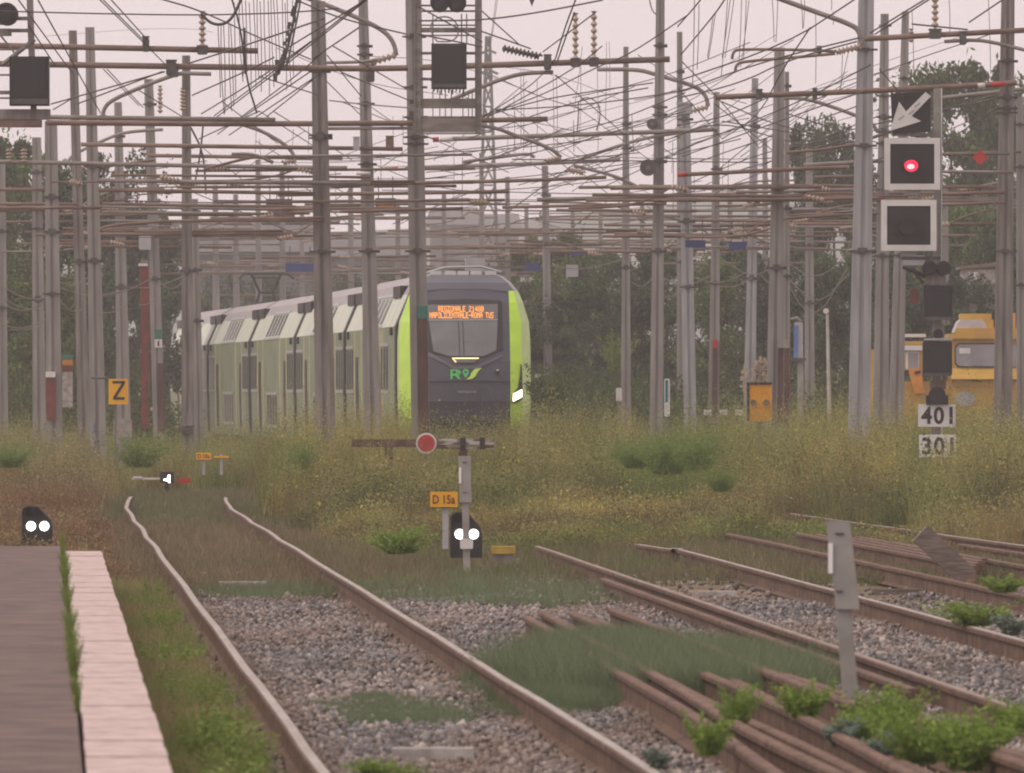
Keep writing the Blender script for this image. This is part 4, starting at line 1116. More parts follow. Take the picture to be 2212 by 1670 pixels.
# ------------------------------------------------------------------ wires
NW = [0]
def wire(pts, label, group, zw=6.3, d=None, r=0.011, sag=0.0, m='wire', name='overhead_wire', n=4):
    """an overhead wire through picture positions: at the height zw of the line, or at a constant distance d"""
    pp = []
    for p in pts:
        if len(p) == 3: dd = p[2]
        elif d: dd = d
        else: dd = min(420, F * (zw - CAMZ) / max(60, CY - p[1]))
        pp.append(P(p[0], p[1], dd))
    out = []
    if len(pp) == 2:
        for i in range(13):
            t = i / 12; q = pp[0].lerp(pp[1], t); q.z -= sag * 4 * t * (1 - t); out.append(q)
    else:
        out = smooth_path(pp, 2)
    c = out[0].copy()
    mb = MB(); mb.tube([q - c for q in out], r, M[m], n, cap=False)
    o = mb.build(name, None, smooth=True, loc=c)
    NW[0] += 1
    return tag(o, label, 'wire', group)
LA = ('dark wire slanting down across the sky at upper left', 'slanting wires in the upper left sky')
for pts in ([(40, 0), (156, 158)], [(82, 0), (217, 244)], [(211, -5), (310, 92), (358, 140)], [(218, -5), (316, 93)], [(236, -5), (322, 90)], [(232, 150), (309, 232)], [(224, 150), (300, 228)], [(300, 195), (420, 268)], [(62, 55), (118, 140)]):
    wire(pts, *LA, zw=6.6)
LB = ('long dark wire running nearly level across the upper left sky', 'level wires across the upper left sky')
wire([(0, 24), (180, 29), (410, 33), (560, 30), (660, 25), (733, 18)], *LB, d=170)
wire([(711, 217), (780, 225), (884, 233)], *LB, d=196, m='wirel'); wire([(460, 70), (420, 62), (300, 62), (100, 78)], *LB, d=320, r=.006, m='wirel')
LC = ('taut dark wire climbing to the right between the broad masts and the left signal', 'climbing wires between the masts left of centre')
for pts in ([(110, 225), (355, 155)], [(115, 237), (155, 213)], [(168, 224), (350, 155)], [(435, 246), (560, 170), (671, 90)], [(463, 250), (600, 148), (733, 42), (790, -3)], [(468, 253), (603, 152), (737, 44), (795, -3)], [(527, 252), (667, 157)], [(576, 252), (675, 173)], [(674, 128), (775, 60)], [(620, 104), (700, 55), (793, -2)], [(415, 206), (519, 160), (592, 124)], [(408, 137), (560, 88), (700, 40)], [(470, 290), (640, 165), (700, 110)], [(495, 292), (690, 160)], [(430, 300), (560, 240)]):
    wire(pts, *LC, zw=6.5, r=.0125)
LD = ('dark wire falling to the right from the upper centre of the sky', 'falling wires in the upper centre')
for pts in ([(345, -3), (432, 22), (560, 82), (671, 128)], [(740, 157), (884, 217)], [(640, 0), (733, 40), (879, 74)], [(905, 74), (1041, 101)], [(720, 100), (879, 193)], [(707, 120), (780, 208)], [(707, 177), (778, 248)], [(560, 165), (640, 190), (690, 206)], [(905, 15), (1041, 90)], [(1041, 24), (1120, 95)], [(1041, 68), (1146, 105)], [(560, 240), (700, 330)], [(590, 240), (760, 345)], [(480, 220), (600, 310)]):
    wire(pts, *LD, zw=6.6)
LE = ('dark wire sweeping up to the right through the centre of the sky', 'sweeping wires in the centre sky')
for pts in ([(905, 45), (1041, 44), (1160, 28), (1302, 0)], [(1173, 112), (1285, 28)], [(1200, 162), (1353, 294)], [(1041, 250), (1163, 210), (1288, 145), (1360, 118), (1482, 35)], [(1041, 253), (1160, 218), (1241, 203), (1410, 179)], [(1072, 237), (1200, 232), (1376, 213), (1482, 193)], [(917, 345), (1167, 304), (1325, 264), (1480, 200)], [(1000, 352), (1170, 330), (1480, 240)], [(917, 386), (1200, 352), (1400, 300)], [(1041, 260), (1240, 150), (1300, 100)], [(1000, 280), (1190, 160), (1220, 60), (1245, -5)], [(1204, 132), (1241, 27)], [(920, 372), (1100, 360), (1380, 330)], [(1120, 400), (1400, 318), (1545, 262)], [(1150, 412), (1350, 360), (1600, 300)], [(1000, 395), (1230, 372), (1450, 340)], [(1010, 300), (1250, 215), (1400, 190)], [(940, 330), (1100, 322), (1300, 300)]):
    wire(pts, *LE, zw=6.6)
LF = ('dark wire rising steeply to the upper right among the hanging droppers', 'steeply rising wires in the upper right sky')
for pts in ([(1464, 57), (1508, 7), (1516, -5)], [(1471, 118), (1545, 30), (1568, -5)], [(1464, 175), (1700, 95), (1849, -3)], [(1464, 200), (1640, 135), (1855, 82)], [(1474, 338), (1700, 255), (1870, 196)], [(1464, 325), (1720, 225), (1880, 140)], [(1565, 378), (1860, 290), (2150, 205)], [(1700, 315), (1900, 265), (2140, 216)], [(2038, 310), (2150, 235)], [(1880, 71), (2001, -3)], [(1890, 74), (2010, -3)], [(2094, 48), (2165, 0)], [(1464, 212), (1600, 180), (1700, 130), (1850, 90)], [(1464, 365), (1650, 300), (1850, 230)], [(1640, 360), (1820, 280), (1900, 250)], [(1480, 400), (1640, 330), (1800, 300)], [(1560, 300), (1640, 250), (1690, 150), (1750, 60)], [(1464, 270), (1560, 255), (1660, 210)]):
    wire(pts, *LF, zw=6.6, r=.012)
LG = ('dark wire falling to the right across the tangle at right of centre', 'falling wires right of centre')
for pts in ([(1474, 134), (1560, 220), (1640, 320)], [(1545, 225), (1700, 350)], [(1464, 290), (1560, 262), (1680, 300), (1800, 330)], [(1560, 220), (1660, 265), (1800, 300)], [(1700, 245), (1870, 300), (1900, 310)], [(1464, 190), (1560, 300)], [(1560, 262), (1640, 275), (1700, 285), (1850, 310)], [(1970, 52), (2090, 64)], [(2070, 230), (2160, 285)], [(1900, 150), (1952, 210)]):
    wire(pts, *LG, zw=6.4)
# carrying wire with its close hanging droppers in the upper left, dipping between supports
LH = ('dark thick carrying wire dipping low beside the tall insulator at upper left', None)
wire([(434, 30), (452, 48), (470, 54), (490, 50), (506, 32), (522, -4)], LH[0], None, d=152, r=.02)
LI = ('thick dark jumper wires hanging at upper left, left of the broad dark mast', 'jumper chains hanging at upper left')
wire([(642, -4), (632, 60), (612, 140), (596, 165)], *LI, d=165, r=.02); wire([(650, -4), (640, 50), (618, 150)], *LI, d=168, r=.014); wire([(500, -4), (520, 60), (532, 170), (555, 245)], *LI, d=160, r=.014); wire([(528, 60), (530, 160)], *LI, d=160, r=.016); wire([(412, 275), (440, 330), (445, 420)], *LI, d=228, r=.02); wire([(440, 260), (432, 340), (420, 400)], *LI, d=228, r=.018)
LJ = ('thin dropper wire hanging nearly straight down at upper left', 'dropper wires hanging at upper left')
for i in range(22):
    x = 470 + i * 7.6 + random.uniform(-3, 3)
    top = 52 if x < 505 else random.uniform(-5, 6)
    ln = random.uniform(150, 215)
    wire([(x, top), (x + random.uniform(0, 5), top + ln * .5), (x + random.uniform(2, 9), top + ln)], *LJ, d=158 + i, r=.006, name='dropper_wire')
# clips along the chains
b = MB(); c0 = P(620, 100, 165)
for t in np.linspace(0, 1, 26):
    x = 642 - 46 * t ** 1.2 + random.uniform(-5, 5); y = -4 + 175 * t
    b.box(P(x, y, 165) - c0, (.05, .04, .06), M['clamp'])
tag(b.build('wire_clip_string', None, loc=c0), 'string of dark clips along the hanging jumper chain at upper left', 'clips')
LK = ('thin dropper wire hanging at upper right, left of the thickest mast', 'dropper wires hanging at upper right')
for i, (x0, y0, x1, y1) in enumerate(((1500, -5, 1496, 190), (1510, 10, 1506, 150), (1540, 35, 1528, 125), (1545, 30, 1530, 128), (1572, -5, 1558, 165), (1578, -5, 1560, 125), (1586, -5, 1566, 125), (1602, -5, 1596, 145), (1612, -5, 1606, 130), (1618, 0, 1600, 145), (1668, -5, 1672, 90), (1680, -5, 1676, 92), (1730, -5, 1734, 62), (1738, 0, 1735, 62), (1762, 30, 1762, 180), (1800, 25, 1800, 24 + 30), (1796, -5, 1796, 22), (1970, 20, 1974, 170), (2050, -5, 2052, 70), (2135, -5, 2140, 160), (1820, 110, 1816, 190), (1832, 115, 1812, 200))):
    wire([(x0, y0), ((x0 + x1) / 2 + 1, (y0 + y1) / 2), (x1, y1)], *LK, d=170 + i * 2, r=.006, name='dropper_wire')
LL = ('thin pale dropper wire hanging in the sky right of the centre signal', 'dropper wires hanging right of centre')
for i, (x0, y0, x1, y1) in enumerate(((1075, -5, 1060, 95), (1071, 0, 1058, 95), (1125, 150, 1125, 320), (1131, 150, 1131, 325), (1160, 170, 1160, 330), (1195, 165, 1196, 330), (1202, 165, 1204, 345), (1255, 140, 1252, 310), (1290, 145, 1292, 330), (1310, 90, 1308, 260), (1258, 100, 1240, 240), (980, 310, 980, 430), (1112, 240, 1110, 330), (560, 300, 566, 400), (1316, 90, 1317, 200))):
    wire([(x0, y0), ((x0 + x1) / 2 + 1, (y0 + y1) / 2), (x1, y1)], *LL, d=205 + i * 3, r=.006, m='wirel', name='dropper_wire')
wire([(1247, 288), (1250, 240), (1248, 222), (1262, 210), (1280, 213), (1296, 228), (1296, 260), (1288, 282)], 'dark cable bent into a tall loop standing on a tube right of centre', None, d=228, r=.012)
wire([(1402, -5), (1408, 22), (1418, 32)], 'short curved cable beside the top of the mast with round weights', None, d=234, r=.012)
# thin pale cables sagging low between the masts
LM = ('thin pale cable sagging low between the masts at the left', 'low sagging cables at left')
for (x0, y0, x1, y1, sg) in ((0, 616, 120, 640, 22), (0, 640, 95, 668, 14), (0, 655, 110, 640, 30), (0, 700, 100, 690, 18), (20, 712, 90, 704, 6), (130, 610, 190, 600, 14), (130, 622, 260, 630, 16), (130, 650, 180, 668, 16), (216, 640, 330, 600, 10), (216, 675, 270, 660, 9), (270, 620, 395, 598, 14), (345, 610, 395, 610, 18), (300, 660, 345, 640, 7)):
    wire([(x0, y0), ((x0 + x1) / 2, (y0 + y1) / 2 + sg), (x1, y1)], *LM, d=226, r=.010, m='wirel', name='sagging_cable')
LN = ('thin pale cable sagging low between the masts right of the train', 'low sagging cables at right')
for (x0, y0, x1, y1, sg) in ((1680, 575, 1832, 577, 130), (1560, 560, 1690, 565, 40), (1690, 560, 1840, 540, 60), (1690, 585, 1835, 590, 80), (1500, 600, 1610, 590, 20), (1430, 600, 1545, 590, 26), (1555, 620, 1625, 600, 10), (1365, 610, 1410, 600, 18), (1190, 575, 1345, 560, 16), (1700, 600, 1760, 640, 10), (1440, 640, 1480, 620, 10), (1640, 590, 1700, 575, 40)):
    wire([(x0, y0), ((x0 + x1) / 2, (y0 + y1) / 2 + sg), (x1, y1)], *LN, d=232, r=.010, m='wirel', name='sagging_cable')
LO = ('wire in the dense tangle of level lines above the train', 'level wires in the tangle above the train')
for i in range(46):
    d = random.uniform(230, 390); z = random.uniform(5.0, 8.2); y = CY - (z - CAMZ) * F / d
    x0 = random.uniform(100, 1750); ln = random.uniform(180, 620)
    if y < 330: y = random.uniform(345, 480)
    wire([(x0, y, d), (x0 + ln * .5, y + random.uniform(2, 10), d + 4), (x0 + ln, y + random.uniform(-40, 14), d + 8)], *LO, r=random.uniform(.008, .014))
LQ = ('thin wire crossing obliquely through the sky between the centre and right signals', 'oblique wires between the centre and right signals')
for i in range(44):
    x0 = random.uniform(960, 1880); y0 = random.uniform(190, 430); s_ = 1 if random.random() < .75 else -1
    ln = random.uniform(140, 420)
    wire([(x0, y0), (x0 + s_ * ln * .5, y0 - ln * .5 * random.uniform(.15, .5) + 4), (x0 + s_ * ln, max(60, y0 - ln * random.uniform(.2, .55)))], *LQ, d=random.uniform(200, 290), r=random.uniform(.006, .010))
for i in range(26):
    x0 = random.uniform(400, 1850); y0 = random.uniform(200, 400)
    wire([(x0, y0), (x0 + random.uniform(-4, 4), y0 + random.uniform(60, 140))], 'thin dropper wire hanging in the tangle above the train', 'dropper wires in the tangle above the train', d=random.uniform(210, 300), r=.006, name='dropper_wire')
LP = ('wire stretched obliquely through the tangle above the train', 'oblique wires in the tangle above the train')
for i in range(30):
    x0 = random.uniform(380, 1750); y0 = random.uniform(330, 520); s_ = random.choice((-1, 1))
    ln = random.uniform(90, 260)
    wire([(x0, y0), (x0 + s_ * ln, y0 - ln * random.uniform(.3, .9))], *LP, d=random.uniform(225, 300), r=random.uniform(.007, .011))

# ------------------------------------------------------------------ far pylon and buildings
py = thing('lattice_pylon', (GX(1056, 620), 620, GZ), 'far grey lattice pylon rising behind the centre signal', 'pylon')
b = MB(); k = 620 / F
def PL(px, y): return local(py, P(px, y, 620))
for a, c in (((1035, 560), (1051, 78)), ((1075, 560), (1058, 78))):
    p, q = PL(*a), PL(*c); b.tube([p, q], .09, M['bldg'], 5); b.tube([p + Vector((0, 1.2, 0)), q + Vector((0, .3, 0))], .09, M['bldg'], 5)
ys = [78, 110, 145, 185, 230, 285, 340, 400, 470, 560]
ex = lambda y: (1051 - 16 * (y - 78) / 482, 1058 + 17 * (y - 78) / 482)
for i in range(len(ys) - 1):
    a0, a1 = ex(ys[i]); b0, b1 = ex(ys[i + 1])
    b.tube([PL(a0, ys[i]), PL(b1, ys[i + 1])], .05, M['bldg'], 4); b.tube([PL(a1, ys[i]), PL(b0, ys[i + 1])], .05, M['bldg'], 4); b.tube([PL(b0, ys[i + 1]), PL(b1, ys[i + 1])], .05, M['bldg'], 4)
b.build('lattice', py)
b = MB(); b.tube([PL(1036, 160), PL(1055, 150), PL(1076, 160)], .07, M['bldg'], 4); b.tube([PL(1040, 115), PL(1055, 108), PL(1072, 115)], .07, M['bldg'], 4); b.build('cross_arm', py)
for (x0, x1, yt, d, lb) in ((436, 690, 548, 520, 'long bluish grey shed behind the rear carriages'), (640, 905, 560, 620, 'low grey building behind the pantograph and front carriages'), (930, 1032, 488, 900, 'pale far building under the centre signal'), (1010, 1120, 500, 960, 'pale far building right of the pylon foot')):
    q0 = P(x0, yt, d); q1 = P(x1, yt, d); wd = q1.x - q0.x
    r = thing('far_building', ((q0.x + q1.x) / 2, d, GZ), lb, 'building')
    b = MB(); h = q0.z - GZ; b.box((0, 0, h / 2), (wd, 14, h), M['bldg']); b.build('wall', r)
    b = MB(); b.add([(-wd / 2 - .4, -7.4, h), (wd / 2 + .4, -7.4, h), (wd / 2 + .4, 7.4, h), (-wd / 2 - .4, 7.4, h), (-wd / 2, 0, h + 1.5), (wd / 2, 0, h + 1.5)], [(0, 1, 5, 4), (1, 2, 5), (2, 3, 4, 5), (3, 0, 4), (3, 2, 1, 0)], M['bldgroof']); b.build('roof', r)
    nwin = max(3, int(wd / 2.2))
    for i in range(nwin):
        b = MB(); b.box((-wd / 2 + (i + .5) * wd / nwin, -7.03, h * .68), (.9, .1, 1.3), M['trainwin']); b.build('window', r)
# ------------------------------------------------------------------ train
TL = lambda d: -2.39 - 0.0575 * (d - 240) - 0.000075 * (d - 240) ** 2    # left side of the train
ENDS = [240.0, 267.4, 294.6, 321.8, 349.0, 376.0]
HWD = 1.42
train = thing('train', (TL(240) + HWD, 240, 0.0), 'pale green double deck train with lime and dark grey front behind the weeds', 'train')
SEC = [(1.38, .32), (1.40, .85), (1.42, 1.8), (1.42, 3.08), (1.12, 3.78), (0.97, 4.03), (0.6, 4.24), (0.0, 4.32)]
SECF = [(-x, z) for x, z in SEC] + [(x, z) for x, z in reversed(SEC[:-1])]
def on_side(z):
    for (x0, z0), (x1, z1) in zip(SEC, SEC[1:]):
        if z0 <= z <= z1: return x0 + (x1 - x0) * (z - z0) / (z1 - z0)
    return SEC[0][0]
def car_frame(i):
    d0, d1 = ENDS[i], ENDS[i + 1]
    a = Vector((TL(d0) + HWD, d0, 0)); c = Vector((TL(d1) + HWD, d1, 0))
    dv = (c - a); L_ = dv.length; ang = -math.atan2(dv.x, dv.y)
    return a, L_, ang
def side_panel(b, ys, zs, m, off=0.012, sides=(-1, 1)):
    """a panel on the carriage side between ys and zs, following the section"""
    for s in sides:
        zz = [zs[0]] + [z for _, z in SEC if zs[0] < z < zs[1]] + [zs[1]]
        vs = []
        for z in zz:
            x = on_side(z) + off
            for y in ys: vs.append((s * x, y, z + off * .3))
        vs2 = [(v[0] - s * (off + .03), v[1], v[2] - .01) for v in vs]
        n = len(vs); fs = []
        for k in range(len(zz) - 1):
            a0 = 2 * k
            fs.append((a0, a0 + 1, a0 + 3, a0 + 2))
        # close the rim so that the panel has thickness
        rim = [2 * k for k in range(len(zz))] + [2 * k + 1 for k in reversed(range(len(zz)))]
        for p, q in zip(rim, rim[1:] + rim[:1]): fs.append((p, q, q + n, p + n))
        b.add(vs + vs2, fs, m)
for i in range(5):
    a, L_, ang = car_frame(i)
    y0 = 2.6 if i == 0 else 0.42; y1 = L_ - 0.42
    b = MB(); vs = []; fs = []; n = len(SECF)
    for y in (y0, y1): vs += [(x, y, z) for x, z in SECF]
    for j in range(n - 1):
        zm = (SECF[j][1] + SECF[j + 1][1]) / 2
        mm = M['trainside'] if zm < 3.08 else (M['trainwhite'] if zm < 3.79 else M['trainroof'])
        b.add([vs[j], vs[j + 1], vs[n + j + 1], vs[n + j]], [(0, 1, 2, 3)], mm)
    for y, k in ((y0, 0), (y1, n)):
        b.add([(x, y, z) for x, z in SECF], [tuple(range(n))], M['trainblack'])
    car = b.build('carriage' if i else 'driving_carriage', train)
    car.location = a - train.location; car.rotation_euler = (0, 0, ang)
    # gangway bellows
    b = MB(); b.prism([(-1.15, .6), (1.15, .6), (1.15, 3.1), (.85, 3.8), (-.85, 3.8), (-1.15, 3.1)], y1 - .05, y1 + .9, M['trainblack']); b.build('gangway', car)
    # dark of the recessed notches at the carriage ends, put in as black boxes
    for s in (-1, 1):
        for yy, ll in ((y0 + (1.6 if i else 4.4), 3.2), (y1 - 1.7, 3.4)):
            b = MB(); b.box((s * 1.05, yy, 3.86), (.26, ll, .26), M['trainblack']); b.build('dark_notch', car)
    # windows: end ones half way up, lower deck, upper deck; doors between
    def win(ya, yb, za, zb, nst):
        w_ = (yb - ya) / nst
        for sd in ((-1,), (1,)):
            for q in range(nst):
                b = MB(); side_panel(b, (ya + q * w_ + w_ * .2, ya + (q + 1) * w_ - w_ * .2), (za, zb), M['trainwin'], .012, sd); b.build('window', car)
            for z_ in (zb + .03, za - .10):
                b = MB(); side_panel(b, (ya - .05, yb + .05), (z_, z_ + .07), M['trim'], .02, sd); b.build('window_trim', car)
    e0 = y0 + (3.2 if i == 0 else .55)
    win(e0, e0 + 3.6, 1.70, 2.62, 3); win(y1 - 4.2, y1 - .6, 1.70, 2.62, 3)
    win(10.4, 16.6, .72, 1.5, 4); win(9.0, 18.2, 3.16, 3.74, 5)
    for yd in (e0 + 4.8, y1 - 6.0):
        for sd in ((-1,), (1,)):
            b = MB(); side_panel(b, (yd - .6, yd + .6), (.55, 2.45), M['trainblack'], .014, sd); b.build('door', car)
    for yy in (y0 + .25, y1 - .25):
        for sd in ((-1,), (1,)):
            b = MB(); side_panel(b, (yy - .14, yy + .14), (.4, 3.9), M['trainblack'], .01, sd); b.build('end_band', car)
    ym = mat('train_yellow_stripe', (0.46, 0.38, 0.20), .5, var=.15)
    for yy in (e0 + 4.05, y1 - 4.8, 8.6, 18.8):
        for sd in ((-1,), (1,)):
            b = MB(); side_panel(b, (yy - .25, yy + .25), (.5, 3.05), ym, .006, sd); b.build('stripe', car)
    for yy in (y0 + 1.6, y1 - 1.6):
        for sd in ((-1,), (1,)):
            b = MB(); side_panel(b, (yy - .35, yy + .35), (2.88, 3.05), M['trainblack'], .05, sd); b.build('side_lamp', car)
    b = MB()
    for yy in (4.0, L_ - 4.0):
        for xx in (-.75, .75):
            for dy in (-1.25, 1.25): b.tube([(xx - .06, yy + dy, .46), (xx + .06, yy + dy, .46)], .46, M['trainblack'], 16)
        b.box((0, yy, .5), (1.9, 3.2, .34), M['trainblack'])
    b.build('bogie', car)
    if i == 0: car0 = car
    if i == 3:
        # pantograph on this roof
        b = MB(); q = 19.0
        b.tube([(-.18, q, 4.62), (-.45, q, 5.22)], .045, M['black'], 5); b.tube([(.18, q, 4.62), (.45, q, 5.22)], .045, M['black'], 5); b.tube([(-.3, q, 4.3), (-.2, q, 4.64), (.2, q, 4.64), (.3, q, 4.3)], .05, M['black'], 5)
        b.tube([(-.85, q, 5.06), (-.66, q, 5.22), (.66, q, 5.22), (.85, q, 5.06)], .035, M['black'], 5); b.tube([(-.4, q, 5.1), (.4, q, 5.1)], .025, M['black'], 5)
        b.box((0, q, 4.31), (1.0, 1.2, .1), M['clamp']); b.build('pantograph', car)

# --- front of the train
ROWZ = [.30, .62, 1.02, 1.45, 1.87, 2.30, 2.75, 3.17, 3.58, 3.84, 4.02, 4.16, 4.27]
ROWY = [.55, .20, .02, -.06, -.02, .07, .22, .40, .62, .86, 1.20, 1.75, 2.6]     # set-back of the middle of the front
ROWE = [1.36, 1.37, 1.40, 1.42, 1.42, 1.42, 1.42, 1.40, 1.27, 1.17, 1.04, .88, .62]   # outer half width
def interp(z, tab): return float(np.interp(z, ROWZ, tab))
def face_y(x, z):
    ax = abs(x); c = interp(z, ROWY)
    return c + 0.10 * min(ax, .94) ** 2 + (max(0, ax - .94) * .38 if ax > .94 else 0) + max(0, ax - 1.20) * 2.2
def nose_xs(z):
    e = interp(z, ROWE); f = min(1.0, e / 1.42)
    return [0, .3 * f, .62 * f, .94 * min(1, e / 1.16), min(1.20, (e + .94 * min(1, e / 1.16)) / 2 if e < 1.3 else 1.20)], e
nose = MB(); cols = 13
grid = []
for z in ROWZ:
    xs, e = nose_xs(z)
    row = [(x, face_y(x, z), z) for x in xs]
    y_e = face_y(xs[4], z) + (.75 if z < 3.3 else .5)
    row.append((e, min(y_e, 2.4) if z < 4.0 else min(y_e, 2.62), z))
    row.append((min(e, on_side(min(z, 4.26))) if z < 3.3 else on_side(min(z, 4.26)), 2.62, z))
    grid.append([(-x, y, zz) for x, y, zz in reversed(row[1:])] + row)
ncol = len(grid[0])
for r in range(len(ROWZ) - 1):
    for c in range(ncol - 1):
        k = abs(c + .5 - (ncol - 1) / 2)       # 0.5, 1.5, 2.5 = dark middle; 3.5, 4.5 = lime; 5.5 = side
        if k < 3: mm = M['traindark'] if ROWZ[r] > .9 else M['trainblack']
        elif k < 4: mm = M['lime'] if ROWZ[r] < 3.75 else M['traindark']
        elif k < 5: mm = (M['lime'] if c + .5 < (ncol - 1) / 2 else M['limepale']) if ROWZ[r] < 3.75 else M['trainroof']  # right chamfer is the same lime, its paler look in the light painted in
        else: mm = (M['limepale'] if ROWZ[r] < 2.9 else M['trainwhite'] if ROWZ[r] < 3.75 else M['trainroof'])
        nose.add([grid[r][c], grid[r][c + 1], grid[r + 1][c + 1], grid[r + 1][c]], [(0, 1, 2, 3)], mm)
nose_o = nose.build('train_front', train)
nose_o.location = Vector((0, 0, 0)); nose_o.rotation_euler = (0, 0, 0.045)
bm = bmesh.new(); bm.from_mesh(nose_o.data); bmesh.ops.remove_doubles(bm, verts=bm.verts, dist=.0005); bmesh.ops.recalc_face_normals(bm, faces=bm.faces); bm.to_mesh(nose_o.data); bm.free()

def on_face(polys, m, off, name, thick=0.02):
    """a flat shape (list of x,z polygons) laid onto the curved front"""
    bm = bmesh.new()
    for poly in polys:
        bm.faces.new([bm.verts.new((x, 0, z)) for x, z in poly])
    for z in ROWZ: bmesh.ops.bisect_plane(bm, geom=bm.verts[:] + bm.edges[:] + bm.faces[:], plane_co=(0, 0, z), plane_no=(0, 0, 1))
    for x in (-.94, -.62, -.3, 0, .3, .62, .94, 1.2, -1.2): bmesh.ops.bisect_plane(bm, geom=bm.verts[:] + bm.edges[:] + bm.faces[:], plane_co=(x, 0, 0), plane_no=(1, 0, 0))
    bmesh.ops.triangulate(bm, faces=bm.faces[:])
    for v in bm.verts: v.co.y = face_y(v.co.x, v.co.z) - off
    ext = bmesh.ops.extrude_face_region(bm, geom=bm.faces[:])
    for v in [g_ for g_ in ext['geom'] if isinstance(g_, bmesh.types.BMVert)]: v.co.y -= thick
    bmesh.ops.recalc_face_normals(bm, faces=bm.faces[:])
    me = bpy.data.meshes.new(name); bm.to_mesh(me); bm.free(); me.materials.append(m)
    return link(name, me, nose_o)
def fx(px): return (px - 1010) / 100.0 + 0.0
def fz(py): return CAMZ - (py - 835) / 100.0
def FP(*pts): return [(fx(x), fz(y)) for x, y in pts]
on_face([FP((919, 655), (925, 648), (1010, 645), (1086, 648), (1089, 655), (1089, 757), (1048, 774), (972, 774), (926, 760), (919, 752))], M['trainblack'], -.004, 'windscreen_frame', .012)
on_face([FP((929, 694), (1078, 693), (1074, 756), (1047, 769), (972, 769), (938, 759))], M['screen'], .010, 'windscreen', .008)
on_face([FP((927, 658), (1079, 656), (1078, 689), (928, 690))], M['displaybg'], .010, 'display_panel', .008)
on_face([FP((928, 690.2), (1078, 689.4), (1078, 691.6), (928, 692.4))], M['trim'], .012, 'display_trim', .012)
for x0, x1 in ((992, 993.4), (1001, 1002.4)): on_face([FP((x0, 694), (x1, 694), (x1 + 2, 768), (x0 + 2, 768))], M['trainblack'], .020, 'wiper', .006)
def text_on_face(s, cx, cy, w_, h_, m, name, off=.022, shear=0.0, space=1.0):
    mb = text_mesh(s, w_ / 100, h_ / 100, m, None, (fx(cx), 0, fz(cy)), shear, space=space)
    mb.v = [(x, face_y(x, z) - off, z) for x, y, z in mb.v]
    me = bpy.data.meshes.new(name); me.from_pydata(mb.v, [], mb.f); me.materials.append(m); return link(name, me, nose_o)
# dot-matrix writing: 5x7 letters made of small lit bars
FONT = {'A': '01110100011000111111100011000110001', 'C': '01111100001000010000100001000001111', 'D': '11110100011000110001100011000111110', 'E': '11111100001000011110100001000011111', 'G': '01111100001000010011100011000101111', 'I': '11111001000010000100001000010011111',
        'L': '10000100001000010000100001000011111', 'M': '10001110111010110101100011000110001', 'N': '10001110011010110011100011000110001', 'O': '01110100011000110001100011000101110', 'P': '11110100011000111110100001000010000', 'R': '11110100011000111110101001001010001', 'S': '01111100001000001110000010000111110', 'T': '11111001000010000100001000010000100', 'U': '10001100011000110001100011000101110',
        '2': '01110100010000100110010001000011111', '1': '00100011000010000100001000010001110', '4': '00010001100101010010111110001000010', '8': '01110100011000101110100011000101110', '0': '01110100011001110101110011000101110', '-': '00000000000000011111000000000000000', ' ': '0' * 35}
def led(s, x0, x1, y0, y1, name):
    b = MB(); n = len(s) * 6 - 1; cw = (x1 - x0) / n; ch = (y1 - y0) / 7
    for i, c in enumerate(s):
        bits = FONT[c]
        for r in range(7):
            for q in range(5):
                if bits[r * 5 + q] == '1':
                    xa = x0 + (i * 6 + q) * cw; ya = y0 + r * ch
                    pts = FP((xa, ya + ch * .95), (xa + cw * 1.0, ya + ch * .95), (xa + cw * 1.0, ya), (xa, ya))
                    b.add([(x, face_y(x, z) - .022, z) for x, z in pts], [(0, 1, 2, 3)], M['led'])
    return b.build(name, nose_o)
led('REGIONALE', 950, 1008.4, 661, 673, 'display_text'); led('21480', 1016.1, 1048, 661, 673, 'display_text')
led('NAPOLICENTRALE-ROMA', 931, 1044.8, 674.5, 687, 'display_text'); led('TUS', 1051.9, 1069, 674.5, 687, 'display_text')
# light bar with its outline
on_face([FP((975, 771), (1038, 771), (1026, 784), (988, 784))], M['trainblack'], .016, 'marker_light_frame', .01)
on_face([FP((977, 773), (1036, 772.6), (1035, 775.2), (981, 775.4)), FP((977, 773), (981, 775.4), (988, 782.6), (985, 782.6))], M['ledbar'], .030, 'marker_light', .006)
on_face([FP((984, 777), (1033, 776.6), (1026, 783), (989, 783))], M['displaybg'], .028, 'marker_lens', .004)
# moulded V below the windscreen
gm = mat('train_front_moulding', (0.115, 0.112, 0.125), .45, var=.1)
on_face([FP((920, 759), (925, 759), (968, 783), (982, 792), (1032, 791), (1044, 784), (1086, 766), (1088, 770), (1046, 789), (1034, 796), (981, 797), (966, 789), (920, 765))], gm, .004, 'moulding', .02)
on_face([FP((921, 824), (950, 823), (1060, 822), (1104, 824), (1104, 826), (950, 826), (921, 827))], M['trainblack'], .004, 'seam', .006)
on_face([FP((919, 627), (960, 623), (1060, 623), (1101, 630), (1101, 632), (1060, 625.5), (960, 625.5), (919, 629.5))], M['trainblack'], .004, 'seam', .006)
# logo: letter, pin and leaf-like stroke
text_on_face('R', 985, 808.5, 22, 21, M['logogreen'], 'logo_letter', .02)
lo = MB()
def lpt(x, y): x_, z_ = fx(x), fz(y); return (x_, face_y(x_, z_) - .02, z_)
